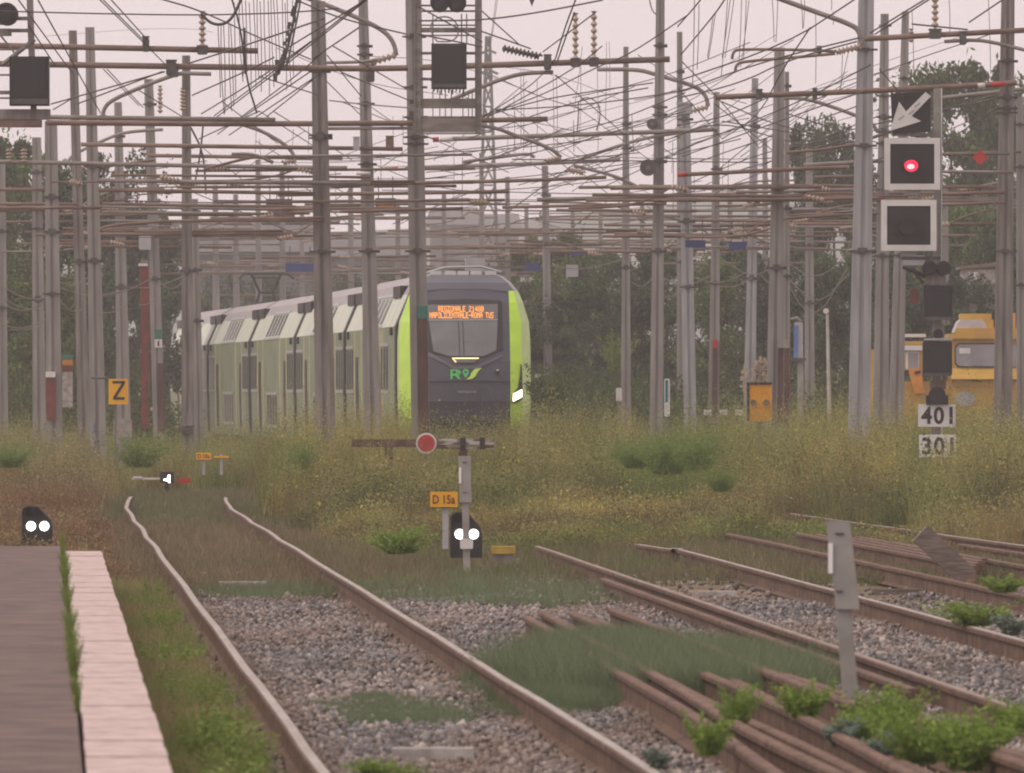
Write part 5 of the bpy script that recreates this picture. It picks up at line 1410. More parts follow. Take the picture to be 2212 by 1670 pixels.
# bold strokes over the letter so that it reads as a heavy R
for pts in ([(974, 799), (979, 799), (979, 819), (974, 819)], [(974, 798), (990, 798), (994, 800), (974, 802)], [(974, 808), (990, 808), (992, 812), (974, 812)], [(990, 798), (996, 801), (996, 808), (991, 811), (991, 802)], [(984, 811), (990, 811), (997, 819), (991, 819)]):
    lo.add([(a_, b_ - .003, c_) for a_, b_, c_ in (lpt(*p) for p in pts)], [tuple(range(len(pts)))], M['logogreen'])
lo.build('logo_letter', nose_o)
lo = MB(); ring = []
for k in range(17):
    an = math.radians(-40 + 260 * k / 16); ring.append((1007 + 7 * math.cos(an), 803.5 - 6.5 * math.sin(an)))
inner = []
for k in range(17):
    an = math.radians(-40 + 260 * k / 16); inner.append((1007 + 2.8 * math.cos(an), 804 - 2.6 * math.sin(an)))
for k in range(16): lo.add([lpt(*ring[k]), lpt(*ring[k + 1]), lpt(*inner[k + 1]), lpt(*inner[k])], [(0, 1, 2, 3)], M['logogreen'])
lo.add([lpt(*ring[0]), lpt(*inner[0]), lpt(1007, 806.6), lpt(*inner[16]), lpt(*ring[16]), lpt(1007, 817)], [(0, 1, 2, 5), (5, 2, 3, 4)], M['logogreen'])
lo.build('logo_pin', nose_o)
lo = MB(); up = [(1008, 819.5), (1016, 813), (1020, 804), (1026, 797.5), (1034, 795.5), (1042, 795)]; dn = [(1013, 819.5), (1021, 818), (1028, 813), (1032, 805), (1037, 799), (1042, 795)]
for k in range(5): lo.add([lpt(*up[k]), lpt(*up[k + 1]), lpt(*dn[k + 1]), lpt(*dn[k])], [(0, 1, 2, 3)] if k < 4 else [(0, 1, 3)], M['logolime'])
lo.build('logo_stroke', nose_o)
text_on_face('HITACHI', 1009, 846.5, 39, 5.2, M['trim'], 'maker_lettering', .03)
# headlights in their dark blades
for s in (1, -1):
    on_face([[(s * x, z) for x, z in FP((1108, 852), (1120, 838), (1125, 812), (1127, 786), (1129.5, 790), (1131, 842), (1131, 862), (1122, 869), (1107, 872))]], M['trainblack'], .012, 'headlight_housing', .02)
    on_face([[(s * x, z) for x, z in FP((1109, 851), (1129.5, 841), (1129.5, 858), (1109, 868))]], M['headlight'], .040, 'headlight', .012)
b = MB(); b.disc((fx(1076), face_y(fx(1076), fz(803)) - .06, fz(803)), .045, -.03, .04, M['trainblack'], 10); b.box((fx(1076), face_y(fx(1076), fz(799)) - .09, fz(799.5)), (.05, .05, .03), M['white']); b.build('horn', nose_o)
b = MB()
for xx in (-.75, -.35, 0, .35, .75): b.box((xx * .8, 2.1, 4.24), (.24, .1, .09), M['white'])
b.tube([(-.8, 2.3, 4.24), (-.4, 2.3, 4.36), (.4, 2.3, 4.38), (.85, 2.3, 4.26)], .03, M['trim'], 5)
b.box((.3, 3.0, 4.42), (.42, .5, .3), M['trim']); b.build('roof_lamp_strip', nose_o)
b = MB(); b.box((0, .35, .55), (2.2, .5, .6), M['trainblack']); b.tube([(0, -.25, .95), (0, .3, .95)], .16, M['trainblack'], 10); b.build('coupler', nose_o)
# the train's own track
tt = thing('railway_track', (TL(240) + HWD, 240, -.17), 'track under the train, mostly hidden in the weeds', 'railway track')
for s in (-.75, .75): rail_mesh([(TL(d) + HWD + s, d) for d in np.arange(206, 380, 6.0)], M['railtop'], tt)
for d in (208, 214, 220, 226): sleeper(tt, TL(d) + HWD, d)

# ------------------------------------------------------------------ signals
def oct_lamp(b, c, r, depth=.25):
    b.disc(c, r, -depth, .1, M['black'], 24); b.disc((c[0], c[1] - depth - .004, c[2]), r * .72, -.006, 0, M['lens'], 20); b.ring(c, r * .8, r * 1.03, -depth - .09, -depth + .02, M['black'], 24, -.2, math.pi + .2)
def q_at(root, d):
    return lambda px, py, off=0.0: local(root, P(px, py, d)) + Vector((0, off, 0))

# right hand signal with framed heads
D = 178.0; k = D / F
sr = thing('railway_signal', (GX(2031, D), D, GZ), 'tall signal with two white framed square heads, the upper one showing red', 'signal')
q = q_at(sr, D)
b = MB(); p0, p1 = q(2024, 1000, .34), q(2028, 190, .34); b.box(((p0.x + p1.x) / 2, .34, (p0.z + p1.z) / 2), (.11, .11, abs(p1.z - p0.z)), M['postgrey']); b.box(((p0.x + p1.x) / 2 + .07, .34, (p0.z + p1.z) / 2), (.02, .14, abs(p1.z - p0.z)), M['white']); b.build('post', sr)
b = MB(); c = q(2025, 835, .34); b.box((q(2025, 930, .34).x, .36, (q(0, 930).z + GZ * 0) / 1), (.16, .16, 2 * (q(0, 930).z - 0)), M['mastd']); b.build('post_foot', sr)
for (x0, y0, x1, y1), lit in (((1910, 298, 2031, 410), True), ((1903, 432, 2023, 542), False)):
    cx, cy = (x0 + x1) / 2, (y0 + y1) / 2; w_, h_ = (x1 - x0) * k, (y1 - y0) * k; c = q(cx, cy)
    b = MB(); b.bbox((c.x, 0, c.z), (w_, .05, h_), M['black'], .01); hd = b.build('signal_head', sr)
    b = MB(); t = 13 * k
    poly_o = [(c.x - w_ / 2, c.z - h_ / 2), (c.x + w_ / 2, c.z - h_ / 2), (c.x + w_ / 2, c.z + h_ / 2), (c.x - w_ / 2, c.z + h_ / 2)]
    poly_i = [(c.x - w_ / 2 + t, c.z - h_ / 2 + t), (c.x + w_ / 2 - t, c.z - h_ / 2 + t), (c.x + w_ / 2 - t, c.z + h_ / 2 - t), (c.x - w_ / 2 + t, c.z + h_ / 2 - t)]
    for i in range(4):
        j = (i + 1) % 4; b.prism([poly_o[i], poly_o[j], poly_i[j], poly_i[i]], -.04, -.027, M['white'])
    b.build('white_frame', sr)
    lc = (q(cx - 2, cy + 3).x, -.03, q(cx, cy + 3).z)
    b = MB(); b.ring(lc, 15 * k, 18 * k, -.1, .0, M['black'], 24); b.disc(lc, 15 * k, -.012, -.002, M['lens'], 20); b.build('lamp_hood', hd)
    if lit:
        b = MB()
        pts = [(1968 + 14.5 * math.cos(a_), 357.5 - (11.5 + (1.5 if math.sin(a_) < 0 else 0)) * math.sin(a_)) for a_ in [-2 * math.pi * i_ / 18 for i_ in range(18)]]
        b.prism([(q(x, y).x, q(x, y).z) for x, y in reversed(pts)], -.055, -.045, M['redlamp']); b.build('red_lamp', hd)
        b = MB(); pts = [(1967 + 8.5 * math.cos(a_), 360 - 5.5 * math.sin(a_)) for a_ in [-2 * math.pi * i_ / 14 for i_ in range(14)]]
        b.prism([(q(x, y).x, q(x, y).z) for x, y in reversed(pts)], -.062, -.056, M['redlampcore']); b.build('red_lamp_core', hd)
    b = MB(); b.bbox((c.x, .22, c.z), (w_ * .5, .38, h_ * .6), M['black'], .03); b.box((c.x + .25, .26, c.z), (.4, .06, .06), M['postgrey']); b.box((c.x, .1, c.z - h_ / 2 - .05), (.25, .15, .08), M['postgrey']); b.build('back_box', sr)
# arrow board
c = q(1967, 242); b = MB()
pp = [(1924, 202), (2010, 196), (2010, 285), (1928, 290)]; b.prism([(q(x, y).x, q(x, y).z) for x, y in reversed(pp)], -.03, .05, M['black']); ab = b.build('arrow_board', sr)
b = MB(); ap = [(1922, 283), (1942, 220), (1957, 241), (1999, 199), (2011, 208), (1969, 251), (1990, 262)]
b.prism([(q(x, y).x, q(x, y).z) for x, y in reversed(ap)], -.045, -.033, M['white']); b.build('arrow', ab)
b = MB()
for x, y in ((1946, 252), (1980, 225), (1968, 240)): b.prism([(q(x - 6, y + 5).x, q(0, y + 5).z), (q(x + 6, y - 4).x, q(0, y - 4).z), (q(x + 8, y).x, q(0, y).z), (q(x - 4, y + 9).x, q(0, y + 9).z)], -.049, -.046, M['greycab'])
b.build('reflector', ab)
b = MB(); c = q(1965, 291); b.box((c.x, .1, c.z), (.5, .2, .04), M['mastd']); b.box((q(2000, 291).x, .2, c.z), (.5, .06, .06), M['postgrey']); b.build('bracket', sr)
# lower signal boxes
b = MB(); c = q(1990, 566); b.box((c.x, .1, c.z + .06), (.62, .12, .05), M['clamp']); b.tube([q(1950, 577), q(1985, 590), q(2000, 598)], .035, M['black'], 6); b.tube([q(1970, 580), q(1995, 612)], .03, M['black'], 6); c = q(2000, 552); b.bbox((q(1975, 565).x, .15, q(0, 562).z), (.34, .2, .16), M['greycab'], .02); b.build('bracket', sr)
for px in (2007, 2038):
    b = MB(); oct_lamp(b, q(px, 580, .1), 15.5 * k, .2); b.build('lamp_hood', sr)
b = MB(); b.bbox((q(2022, 605).x, .12, q(0, 604).z), (42 * k, .22, 22 * k), M['mastd'], .04); b.build('bracket', sr)
for (x0, y0, x1, y1) in ((1994, 617, 2056, 691), (1993, 737, 2056, 812)):
    c = q((x0 + x1) / 2, (y0 + y1) / 2); w_, h_ = (x1 - x0) * k, (y1 - y0) * k
    b = MB(); b.bbox((c.x, 0, c.z), (w_, .3, h_), M['black'], .025); b.bbox((c.x, -.16, c.z - h_ * .02), (w_ * .86, .03, h_ * .84), M['lens'], .02); b.bbox((c.x, -.17, c.z - h_ * .46), (w_ * .92, .06, .05), M['clamp'], .01); b.build('signal_box', sr)
b = MB(); c = q(2027, 713); b.bbox((c.x, .05, c.z), (26 * k, .2, 30 * k), M['mastd'], .03); b.disc(q(2026, 722, -.06), 11 * k, -.05, .02, M['black'], 16); b.box((c.x, -.02, q(0, 733).z), (60 * k, .32, .03), M['trim']); b.build('bracket', sr)
b = MB(); c = q(2026, 832); b.bbox((c.x, .05, c.z), (34 * k, .2, 22 * k), M['rusttube'], .03); b.disc(q(2024, 855, -.02), 19 * k, -.14, .05, M['black'], 18); b.box((q(2024, 862).x, 0, q(0, 864).z), (48 * k, .2, 20 * k), M['black']); b.build('lamp_hood', sr)
for (x0, y0, x1, y1), s in (((1983, 873, 2064, 922), '401'), ((1985, 939, 2066, 988), '301')):
    c = q((x0 + x1) / 2, (y0 + y1) / 2); w_, h_ = (x1 - x0) * k, (y1 - y0) * k
    b = MB(); b.box((c.x, -.05, c.z), (w_, .02, h_), M['white']); pl = b.build('number_plate', sr)
    t = text_mesh(s, w_ * .84, h_ * .78, M['ink'], None, (c.x, -.064, c.z), space=1.15, bold=.028); t.build('plate_number', pl)
b = MB(); b.bbox((q(1975, 640).x, .1, q(0, 640).z), (18 * k, .15, 32 * k), M['darkred'], .02); b.build('junction_box', sr)

# centre signal cage hung on the mast with the green band
D = 192.0; k = D / F
sc = thing('railway_signal', (GX(965, D), D, P(0, 288, D).z), 'signal cage seen from behind, hung beside the mast with the green band at top centre', 'signal')
q = q_at(sc, D)
def bar(b, x0, y0, x1, y1, off, dep, m):
    a_, c_ = q(x0, y0), q(x1, y1); b.box(((a_.x + c_.x) / 2, off, (a_.z + c_.z) / 2), (abs(c_.x - a_.x), dep, abs(a_.z - c_.z)), m)
b = MB()
for x0, x1 in ((894, 909), (1026, 1041)): bar(b, x0, -70, x1, 288, 0, .1, M['greytube']); bar(b, x0 + 2, -70, x0 + 3.5, 288, -.06, .03, M['mastd'])
b.build('upright', sc)
for y0, y1, m, dp in ((60, 70, 'mastd', .12), (53, 56, 'clamp', .05), (112, 118, 'mastd', .05), (168, 174, 'mastd', .05), (213, 234, 'greytube', .08), (251, 257, 'mastd', .05), (75, 78, 'mastd', .04), (22, 26, 'mastd', .04), (10, 14, 'mastd', .04)):
    b = MB(); x0, x1 = (906, 1030) if dp < .1 else (900, 1038); bar(b, x0, y0, x1, y1, .03, dp, M[m]); b.build('cross_bar', sc)
b = MB(); bar(b, 909, 258, 1027, 286, .0, .06, M['greytube']); bar(b, 898, 287, 1041, 290, .0, .16, M['mastd']); b.build('foot_panel', sc)
b = MB(); bar(b, 932, 95, 1008, 193, -.1, .36, M['black']); bar(b, 936, 100, 1003, 180, -.285, .012, M['lens']); bar(b, 934, 182, 1006, 190, -.29, .03, M['clamp'])
for i in range(9): bar(b, 936 + i * 8, 193, 939 + i * 8, 198 + (i % 3) * 3, -.05, .05, M['clamp'])
b.build('signal_box', sc)
for px in (950, 987):
    b = MB(); oct_lamp(b, q(px, 7, -.05), 20 * k, .25); b.build('lamp_hood', sc)
b = MB(); b.tube(smooth_path([q(944, 90, -.1), q(932, 72, -.1), q(930, 50, -.1), (q(950, 36, -.1)), q(975, 38, -.1), q(990, 56, -.1), q(990, 78, -.1), q(975, 91, -.1), q(944, 90, -.1)]), .014, M['greytube'], 6); b.build('cable_loop', sc)
b = MB()
for x in (935, 997, 1008): b.tube([q(x, 30, .02), q(x, 95, .02)], .012, M['mastd'], 5)
for x in (935, 950, 962, 975, 1000, 1012, 1020): b.tube([q(x, 195, .02), q(x, 257, .02)], .01, M['mastd'], 5)
b.build('rod', sc)
b = MB()
for y in (72, 215, 240): bar(b, 884, y, 900, y + 9, .2, .3, M['clamp'])
b.build('bracket', sc)

# left signal on its bracket
D = 172.0; k = D / F
sl_ = thing('railway_signal', (GX(40, D), D, P(0, 270, D).z), 'dark signal box and round lamp on a bracket at the top left corner', 'signal')
q = q_at(sl_, D)
b = MB(); pts = [(56, -40), (70, -40), (79, 240), (66, 240)]; b.prism([(q(x, y).x, q(x, y).z) for x, y in reversed(pts)], 0, .1, M['greytube']); b.build('upright', sl_)
b = MB(); bar(b, -60, 236, 108, 258, .1, .3, M['mastd']); b.build('beam', sl_)
b = MB(); bar(b, -60, 259, 90, 275, .06, .24, M['rusttube']); b.build('beam', sl_)
b = MB(); bar(b, 22, 123, 107, 229, -.1, .34, M['black']); bar(b, 28, 128, 100, 212, -.275, .012, M['lens']); bar(b, 26, 214, 105, 226, -.28, .03, M['clamp']); b.build('signal_box', sl_)
b = MB(); oct_lamp(b, q(16, 32, -.05), 24 * k, .25); b.build('lamp_hood', sl_)
for y0, y1, x1 in ((36, 44, 62), (62, 70, 66), (105, 109, 40), (160, 164, 30), (196, 204, 30), (210, 214, 30)):
    b = MB(); bar(b, -40, y0, x1, y1, .02, .05, M['mastd']); b.build('cross_bar', sl_)
b = MB(); b.tube([q(75, 85, .0), q(5, 140, .0)], .04, M['greytube'], 6); b.tube([q(-20, 50), q(60, 150)], .015, M['mastd'], 5); bar(b, -20, 45, 26, 54, -.02, .1, M['greytube']); bar(b, -20, 62, 25, 78, -.02, .12, M['mastd']); b.build('stay', sl_)

# low shunting signals
def dwarf(px, py_base, d, w_px, h_px, label):
    k = d / F
    t = thing('shunting_signal', (GX(px, d), d, CAMZ - (py_base - CY) * k), label, 'signal')
    w_, h_ = w_px * k, h_px * k
    b = MB(); pts = [(-w_ * .5, 0), (w_ * .5, 0), (w_ * .5, h_ * .48), (w_ * .44, h_ * .62), (w_ * .02, h_ * .93)]
    for i in range(9):
        a = math.radians(60 + 120 * i / 8); pts.append((-w_ * .22 + w_ * .28 * math.cos(a), h_ * .80 + w_ * .28 * math.sin(a) * .72))
    pts.append((-w_ * .5, h_ * .78))
    b.prism(pts, -.08, .1, M['black']); bd = b.build('signal_housing', t)
    b = MB(); rim = pts[3:] + [(-w_ * .5, h_ * .1)]
    for a_, c_ in zip(rim, rim[1:]): b.tube([(a_[0], -.10, a_[1]), (c_[0], -.10, c_[1])], .008, M['clamp'], 5)
    b.build('hood_rim', bd)
    b = MB(); b.disc((-w_ * .26, -.082, h_ * .80), w_ * .15, -.01, 0, M['lens'], 18); b.ring((-w_ * .26, -.082, h_ * .80), w_ * .15, w_ * .19, -.08, 0, M['black'], 20, -.3, math.pi + .3); b.build('dark_lamp', bd)
    for sx in (-.20, .235):
        b = MB(); b.disc((w_ * sx, -.09, h_ * .48), w_ * .152, -.012, 0, M['dwarflamp'], 22); b.build('lit_lamp', bd)
    return t
dwarf(1007, 1205, 115.5, 69, 107, 'low black signal with two lit lamps behind the slim post, centre')
dwarf(81, 1182, 119, 66, 95, 'low black signal with two lit white lamps just beyond the platform end')
# small white plate is part of the post in front
def marker_post(px_top, y_top, px_bot, y_base, d, head_h, head_w, post_w, label, plate, shift=0):
    k = d / F; zb = CAMZ - (y_base - CY) * k
    t = thing('marker_post', (GX(px_bot, d), d, zb), label, 'post')
    h = (y_base - y_top) * k; lean = (px_top - px_bot) * k
    at = lambda z, x=0, y=0: (lean * z / h + x, y, z)
    b = MB(); hw = post_w * k / 2
    vs = [at(-.1, -hw, -.03), at(-.1, hw, -.03), at(-.1, hw, .03), at(-.1, -hw, .03)] + [at(h * .98, -hw, -.03), at(h * .98, hw, -.03), at(h * .98, hw, .03), at(h * .98, -hw, .03)]
    b.add(vs, [(3, 2, 1, 0), (4, 5, 6, 7), (0, 1, 5, 4), (1, 2, 6, 5), (2, 3, 7, 6), (3, 0, 4, 7)], M['postgrey']); b.build('post_shaft', t)
    b = MB(); W_ = head_w * k / 2; z0 = h - head_h * k; z1 = h; s_ = shift * k
    pl = [(at(z0)[0] - W_ * .9 + s_, z0), (at(z0)[0] + W_ * .95 + s_, z0), (at(z1)[0] + W_ * .95 + s_ * .4, z1), (at(z1)[0] - W_ * .95 + s_ * .4, z1)]
    b.prism(pl, -.055, -.032, M['postgrey']); hd = b.build('post_head', t)
    b = MB(); x_ = at(h * .8)[0]; b.box((x_ - W_ * .72, -.06, h - head_h * k * .42), (W_ * .36, .012, head_h * k * .34), M['reflect']); b.build('reflector', hd)
    b = MB(); b.box((x_, -.058, h - head_h * k * .14), (W_ * .7, .008, .012), M['clamp']); b.box((x_, -.058, z0 + .1), (W_ * .5, .008, .01), M['clamp']); b.build('slot', hd)
    if plate:
        b = MB(); b.bbox((0, -.05, .19), (28 * k, .02, 22 * k), M['white'], .01); b.build('small_plate', t)
    return t
marker_post(1003, 985, 1008, 1215, 113, 100, 28, 15, 'slim pale grey marker post with white reflector in front of the low signal, centre', True)
marker_post(1806, 1126, 1840, 1535, 61.5, 190, 54, 33, 'nearest pale grey marker post with white reflector, slightly tilted among the loose rails', False, 9)

# yellow code signs
def code_sign(px, py, w_px, h_px, d, text, label, post_px=None, base_y=None):
    k = d / F
    zb = CAMZ - ((base_y or py + 60) - CY) * k
    t = thing('code_sign', (GX(px, d), d, zb), label, 'sign')
    c = local(t, P(px, py, d))
    b = MB(); b.box(c, (w_px * k, .02, h_px * k), M['yellow']); b.box((c.x, c.y + .012, c.z - h_px * k * .51), (w_px * k, .03, .012), M['ink']); pl = b.build('sign_plate', t)
    if text:
        tm = text_mesh(text, w_px * k * .82, h_px * k * .58, M['brownink'], None, (c.x, c.y - .016, c.z), bold=.018); tm.build('sign_lettering', pl)
    b = MB(); px_ = (post_px - px) * k if post_px else 0; b.box((px_, .05, c.z / 2), (13 * k if d < 150 else 6 * k, .05, c.z + .1), M['greycab']); b.build('sign_post', t)
code_sign(959, 1079, 59, 33, 121, 'D 15a', 'yellow D 15a sign on a grey post beside the low signal in the centre', 962, 1176)
code_sign(440, 985.5, 32, 16, 205, 'D 10a', 'small yellow D 10a sign low in the brown grass left of the train', None, 1020)
code_sign(478, 987, 32, 5, 206, None, 'narrow yellow sign mostly hidden in grass beside the D 10a sign', None, 1020)
# Z sign
D = 206; k = D / F; t = thing('letter_sign', (GX(255, D), D, GZ), 'yellow square sign with a black letter Z beside the leaning masts', 'sign')
c = local(t, P(255.5, 846, D)); b = MB(); b.box(c, (42 * k, .02, 55 * k), M['yellow']); pl = b.build('sign_plate', t)
b = MB(); zz = lambda x, y: (c.x + (x - 255.5) * k, c.z - (y - 846) * k)
for pts in ([(243, 823), (270, 823), (270, 828.5), (243, 828.5)], [(263, 828.5), (270, 828.5), (252, 858), (244.5, 858)], [(244.5, 858), (269, 858), (269, 863.5), (244.5, 863.5)]):
    b.prism([zz(*p) for p in reversed(pts)], c.y - .016, c.y - .012, M['ink'])
b.build('sign_letter', pl)
b = MB(); b.box((c.x - 6 * k, .05, c.z * .5), (.05, .05, c.z), M['mastd']); b.build('sign_post', t)
b = MB(); b.tube([(c.x - .15, .03, c.z + .25), (c.x - .5, .06, c.z + .25)], .02, M['clamp'], 5); b.build('sign_arm', t)
# pale cabinet below the sign
D = 212; k = D / F; q0 = P(265, 925, D); t = thing('trackside_cabinet', (q0.x, D, GZ), 'pale weathered cabinet in the weeds under the Z sign', 'cabinet')
b = MB(); h = q0.z + 20 * k - GZ; b.bbox((0, 0, h * .72), (39 * k, .3, h * .56), mat('faded_pink_paint', (0.34, 0.29, 0.27), .8, scale=5, col2=(.24, .20, .18)), .04); b.build('cabinet_body', t); b = MB(); b.box((-.1, 0, h * .2), (.3, .26, h * .48), M['concrete']); b.build('plinth', t)

# buffer stop with red disc
D = 188; k = D / F; bs = thing('buffer_stop', (GX(915, D), D, GZ), 'old buffer stop with peeling white beam and red disc before the train', 'buffer stop')
q = q_at(bs, D)
b = MB(); c0, c1 = q(760, 960), q(905, 958)
b.box(((c0.x + c1.x) / 2, .03, c0.z + .02), (c1.x - c0.x, .14, .13), M['railrust']); b.build('rusty_beam_end', bs)
b = MB(); c0, c1 = q(905, 958), q(1068, 955)
b.box(((c0.x + c1.x) / 2, 0, c0.z + .03), (c1.x - c0.x, .16, .10), M['bufferpaint']); b.box(((c0.x + c1.x) / 2, .02, c0.z - .06), (c1.x - c0.x, .12, .07), M['bufferpaint']); b.build('buffer_beam', bs)
for px in (840, 1000):
    b = MB(); b.box((q(px, 0).x, .1, c0.z / 2), (.14, .2, c0.z + .15), M['railrust']); b.build('beam_support', bs)
b = MB()
for px in (1000, 1042): b.box((q(px, 0).x, -.09, c0.z), (.09, .02, .2), M['ink'])
b.build('dark_patch', bs)
b = MB(); c = q(921, 957.5, -.14); b.disc(c, 22.5 * k, 0, .02, M['white'], 28); dk = b.build('warning_disc', bs)
b = MB(); b.disc(c, 18.5 * k, -.012, -.002, M['redpaint'], 28); b.build('red_face', dk)
b = MB(); b.box((c.x, -.05, c.z / 2), (.05, .05, c.z), M['mastd']); b.build('disc_post', bs)
# switch lantern with its blade
D = 200; k = D / F; t = thing('switch_lantern', (GX(362, D), D, GZ), 'small black switch lantern showing a lit white mark beside a red lever', 'lantern')
q = q_at(t, D)
b = MB(); b.bbox(q(361, 1031), (30 * k, .22, 24 * k), M['black'], .02); b.box((q(361, 0).x, 0, .08), (.08, .08, .3), M['black']); lb_ = b.build('lantern_box', t)
b = MB(); c = q(361, 1033, -.13)
b.prism([(q(x, y).x, q(x, y).z) for x, y in reversed([(354, 1035), (361, 1034), (364, 1026), (368, 1026), (368, 1043), (364, 1043), (364, 1039), (354, 1038)])], -.13, -.12, M['dwarflamp']); b.build('lit_arrow', lb_)
b = MB(); c = q(398, 1038); b.bbox((c.x, 0, c.z), (28 * k, .08, 11 * k), M['redpaint'], .02); b.build('red_lever', t)
b = MB(); c = q(316, 1034); b.box((c.x, 0, c.z), (62 * k, .06, 4.5 * k), M['white']); b.box((q(298, 1031).x, -.04, q(0, 1031).z), (20 * k, .05, 4 * k), M['white']); b.build('white_lever', t)
# yellow lid box
D = 115; k = D / F; t = thing('point_box', (GX(1087, D), D, GZ), 'low trackside box with a yellow lid right of the low signal', 'box'); q = q_at(t, D)
b = MB(); b.bbox(q(1087, 1188), (52 * k, .35, 16 * k), mat('faded_yellow', (0.42, .29, .04), .7, scale=8, col2=(.30, .20, .04)), .012); b.build('lid', t); b = MB(); b.box(q(1087, 1205), (44 * k, .3, 18 * k), M['mastd']); b.build('box_body', t)

# orange box with two round holes
D = 200; k = D / F; t = thing('trackside_box', (GX(1641, D), D, GZ), 'orange metal box with two round holes and black frame, in the weeds', 'box'); q = q_at(t, D)
om = mat('orange_box_paint', (0.66, .28, .015), .5, var=.08)
b = MB(); b.bbox(q(1643, 870), (48 * k, .3, 80 * k), om, .01); bd = b.build('box_body', t)
b = MB(); b.box(q(1640, 828.5, 0), (54 * k, .34, 5 * k), M['ink']); b.box(q(1616, 868), (5 * k, .33, 82 * k), M['ink']); b.build('black_frame', t)
for px in (1627, 1655):
    b = MB(); c = q(px, 870.5, -.155); b.disc(c, 8.2 * k, -.008, .0, M['signbrown'], 20); b.ring(c, 6.6 * k, 8.4 * k, -.02, .0, M['machyellow'], 22); b.build('round_hole', bd)
b = MB(); b.box((0, .05, (q(0, 910).z) / 2), (.1, .1, q(0, 905).z), M['mastd']); b.build('leg', t)
# striped stop beam behind
D = 236; k = D / F; t = thing('stop_beam', (GX(1550, D), D, GZ), 'low black and white beam behind the weeds left of the orange box', 'barrier'); q = q_at(t, D)
for i in range(6):
    b = MB(); a_, c_ = q(1503 + i * 17, 891), q(1503 + (i + 1) * 17, 891); b.box(((a_.x + c_.x) / 2, 0, a_.z), (c_.x - a_.x, .12, 12 * k), M['white'] if i % 2 else M['clamp']); b.build('beam_segment', t)
for px in (1510, 1590):
    b = MB(); b.box((q(px, 0).x, .08, q(0, 891).z / 2), (.12, .12, q(0, 891).z), M['mastd']); b.build('beam_support', t)
# small trackside markers
for (px, y0, y1, w_, d, m, lb) in ((1337, 838, 866, 13, 258, 'white', 'small white post in the weeds left of the slim mast'), (1441, 818, 900, 12, 228, 'white', 'white and teal marker post right of the mast with round weights'), (1162, 808, 836, 14, 245, 'white', 'small white plate with dark figures behind the shrub right of the train')):
    k = d / F; t = thing('trackside_marker', (GX(px, d), d, GZ), lb, 'marker'); q = q_at(t, d)
    b = MB(); b.bbox(q(px, (y0 + y1) / 2), (w_ * k, .05, (y1 - y0) * k), M[m], .02); pl = b.build('marker_plate', t)
    b = MB(); b.box((0, .06, q(0, y1).z / 2), (.06, .06, q(0, y1).z), M['mastd']); b.build('marker_post', t)
    if '1441' in str(px): b = MB(); b.box(q(px - 1, 845, -.03), (6 * k, .01, 48 * k), mat('teal_panel', (.02, .16, .2), .5)); b.build('teal_panel', pl)
    if px == 1162: b = MB(); b.ring(q(px, 820, -.03), 2.5 * k, 4.5 * k, -.01, 0, M['ink'], 14); b.ring(q(px, 829, -.03), 2.5 * k, 4.5 * k, -.01, 0, M['ink'], 14); b.build('plate_figure', pl)
# red brown post at left and brick pillar posts
D = 250; k = D / F; t = thing('oxide_post', (GX(313, D), D, GZ), 'red brown painted post standing between two masts left of the train', 'post'); q = q_at(t, D)
a_, c_ = q(309, 575), q(317, 925); b = MB(); b.box(((a_.x + c_.x) / 2, 0, (a_.z + c_.z) / 2), (17 * k, .14, a_.z - c_.z), M['darkred']); b.box((a_.x, .02, a_.z - .4), (12 * k, .1, 1.1), M['rusttube']); b.build('post_shaft', t)
b = MB(); b.box((a_.x, 0, a_.z + .03), (20 * k, .2, .06), M['white']); b.build('post_cap', t)
D = 238; k = D / F; t = thing('banded_post', (GX(146, D), D, GZ), 'short post with green, orange and brown bands at left', 'post'); q = q_at(t, D)
for y0, y1, m in ((766, 776, 'green'), (777, 789, 'orangeink'), (790, 803, 'darkred'), (804, 880, 'concrete')):
    b = MB(); c = q(146, (y0 + y1) / 2); b.box(c, (22 * k, .2, (y1 - y0 - .5) * k), M[m]); b.build('post_band', t)
# lamp post and blue panel post
D = 262; k = D / F; t = thing('lamp_post', (GX(1792, D), D, GZ), 'slim pale lamp post with a small round head before the dark trees', 'lamp post'); q = q_at(t, D)
b = MB(); a_ = q(1787, 676); b.tube([(0.02, 0, 0), (a_.x, 0, a_.z)], [.055, .035], mat('pale_post', (.45, .43, .38), .6), 8); b.build('pole', t); b = MB(); b.disc(q(1787, 671), 8 * k, -.1, .1, M['clamp'], 14); b.disc(q(1784, 672), 6 * k, -.16, -.02, M['white'], 12); b.build('lamp_head', t)
D = 258; k = D / F; t = thing('panel_post', (GX(1727, D), D, GZ), 'grey post with a narrow blue panel right of the twin masts', 'post'); q = q_at(t, D)
b = MB(); b.box(((q(1729, 0)).x, 0, q(0, 790).z / 2 + .2), (13 * k, .12, q(0, 790).z + .6), M['postgrey']); b.build('post_shaft', t)
b = MB(); b.bbox(q(1725, 736), (18 * k, .2, 80 * k), M['greycab'], .03); b.box(q(1719, 738, -.11), (9 * k, .02, 70 * k), mat('panel_light_blue', (.10, .20, .42), .5)); b.build('blue_panel', t)
b = MB(); b.box(q(1726, 776), (30 * k, .3, 6 * k), M['clamp']); b.tube([q(1708, 690), q(1722, 686), q(1730, 695)], .04, M['greytube'], 6); b.build('shelf', t)

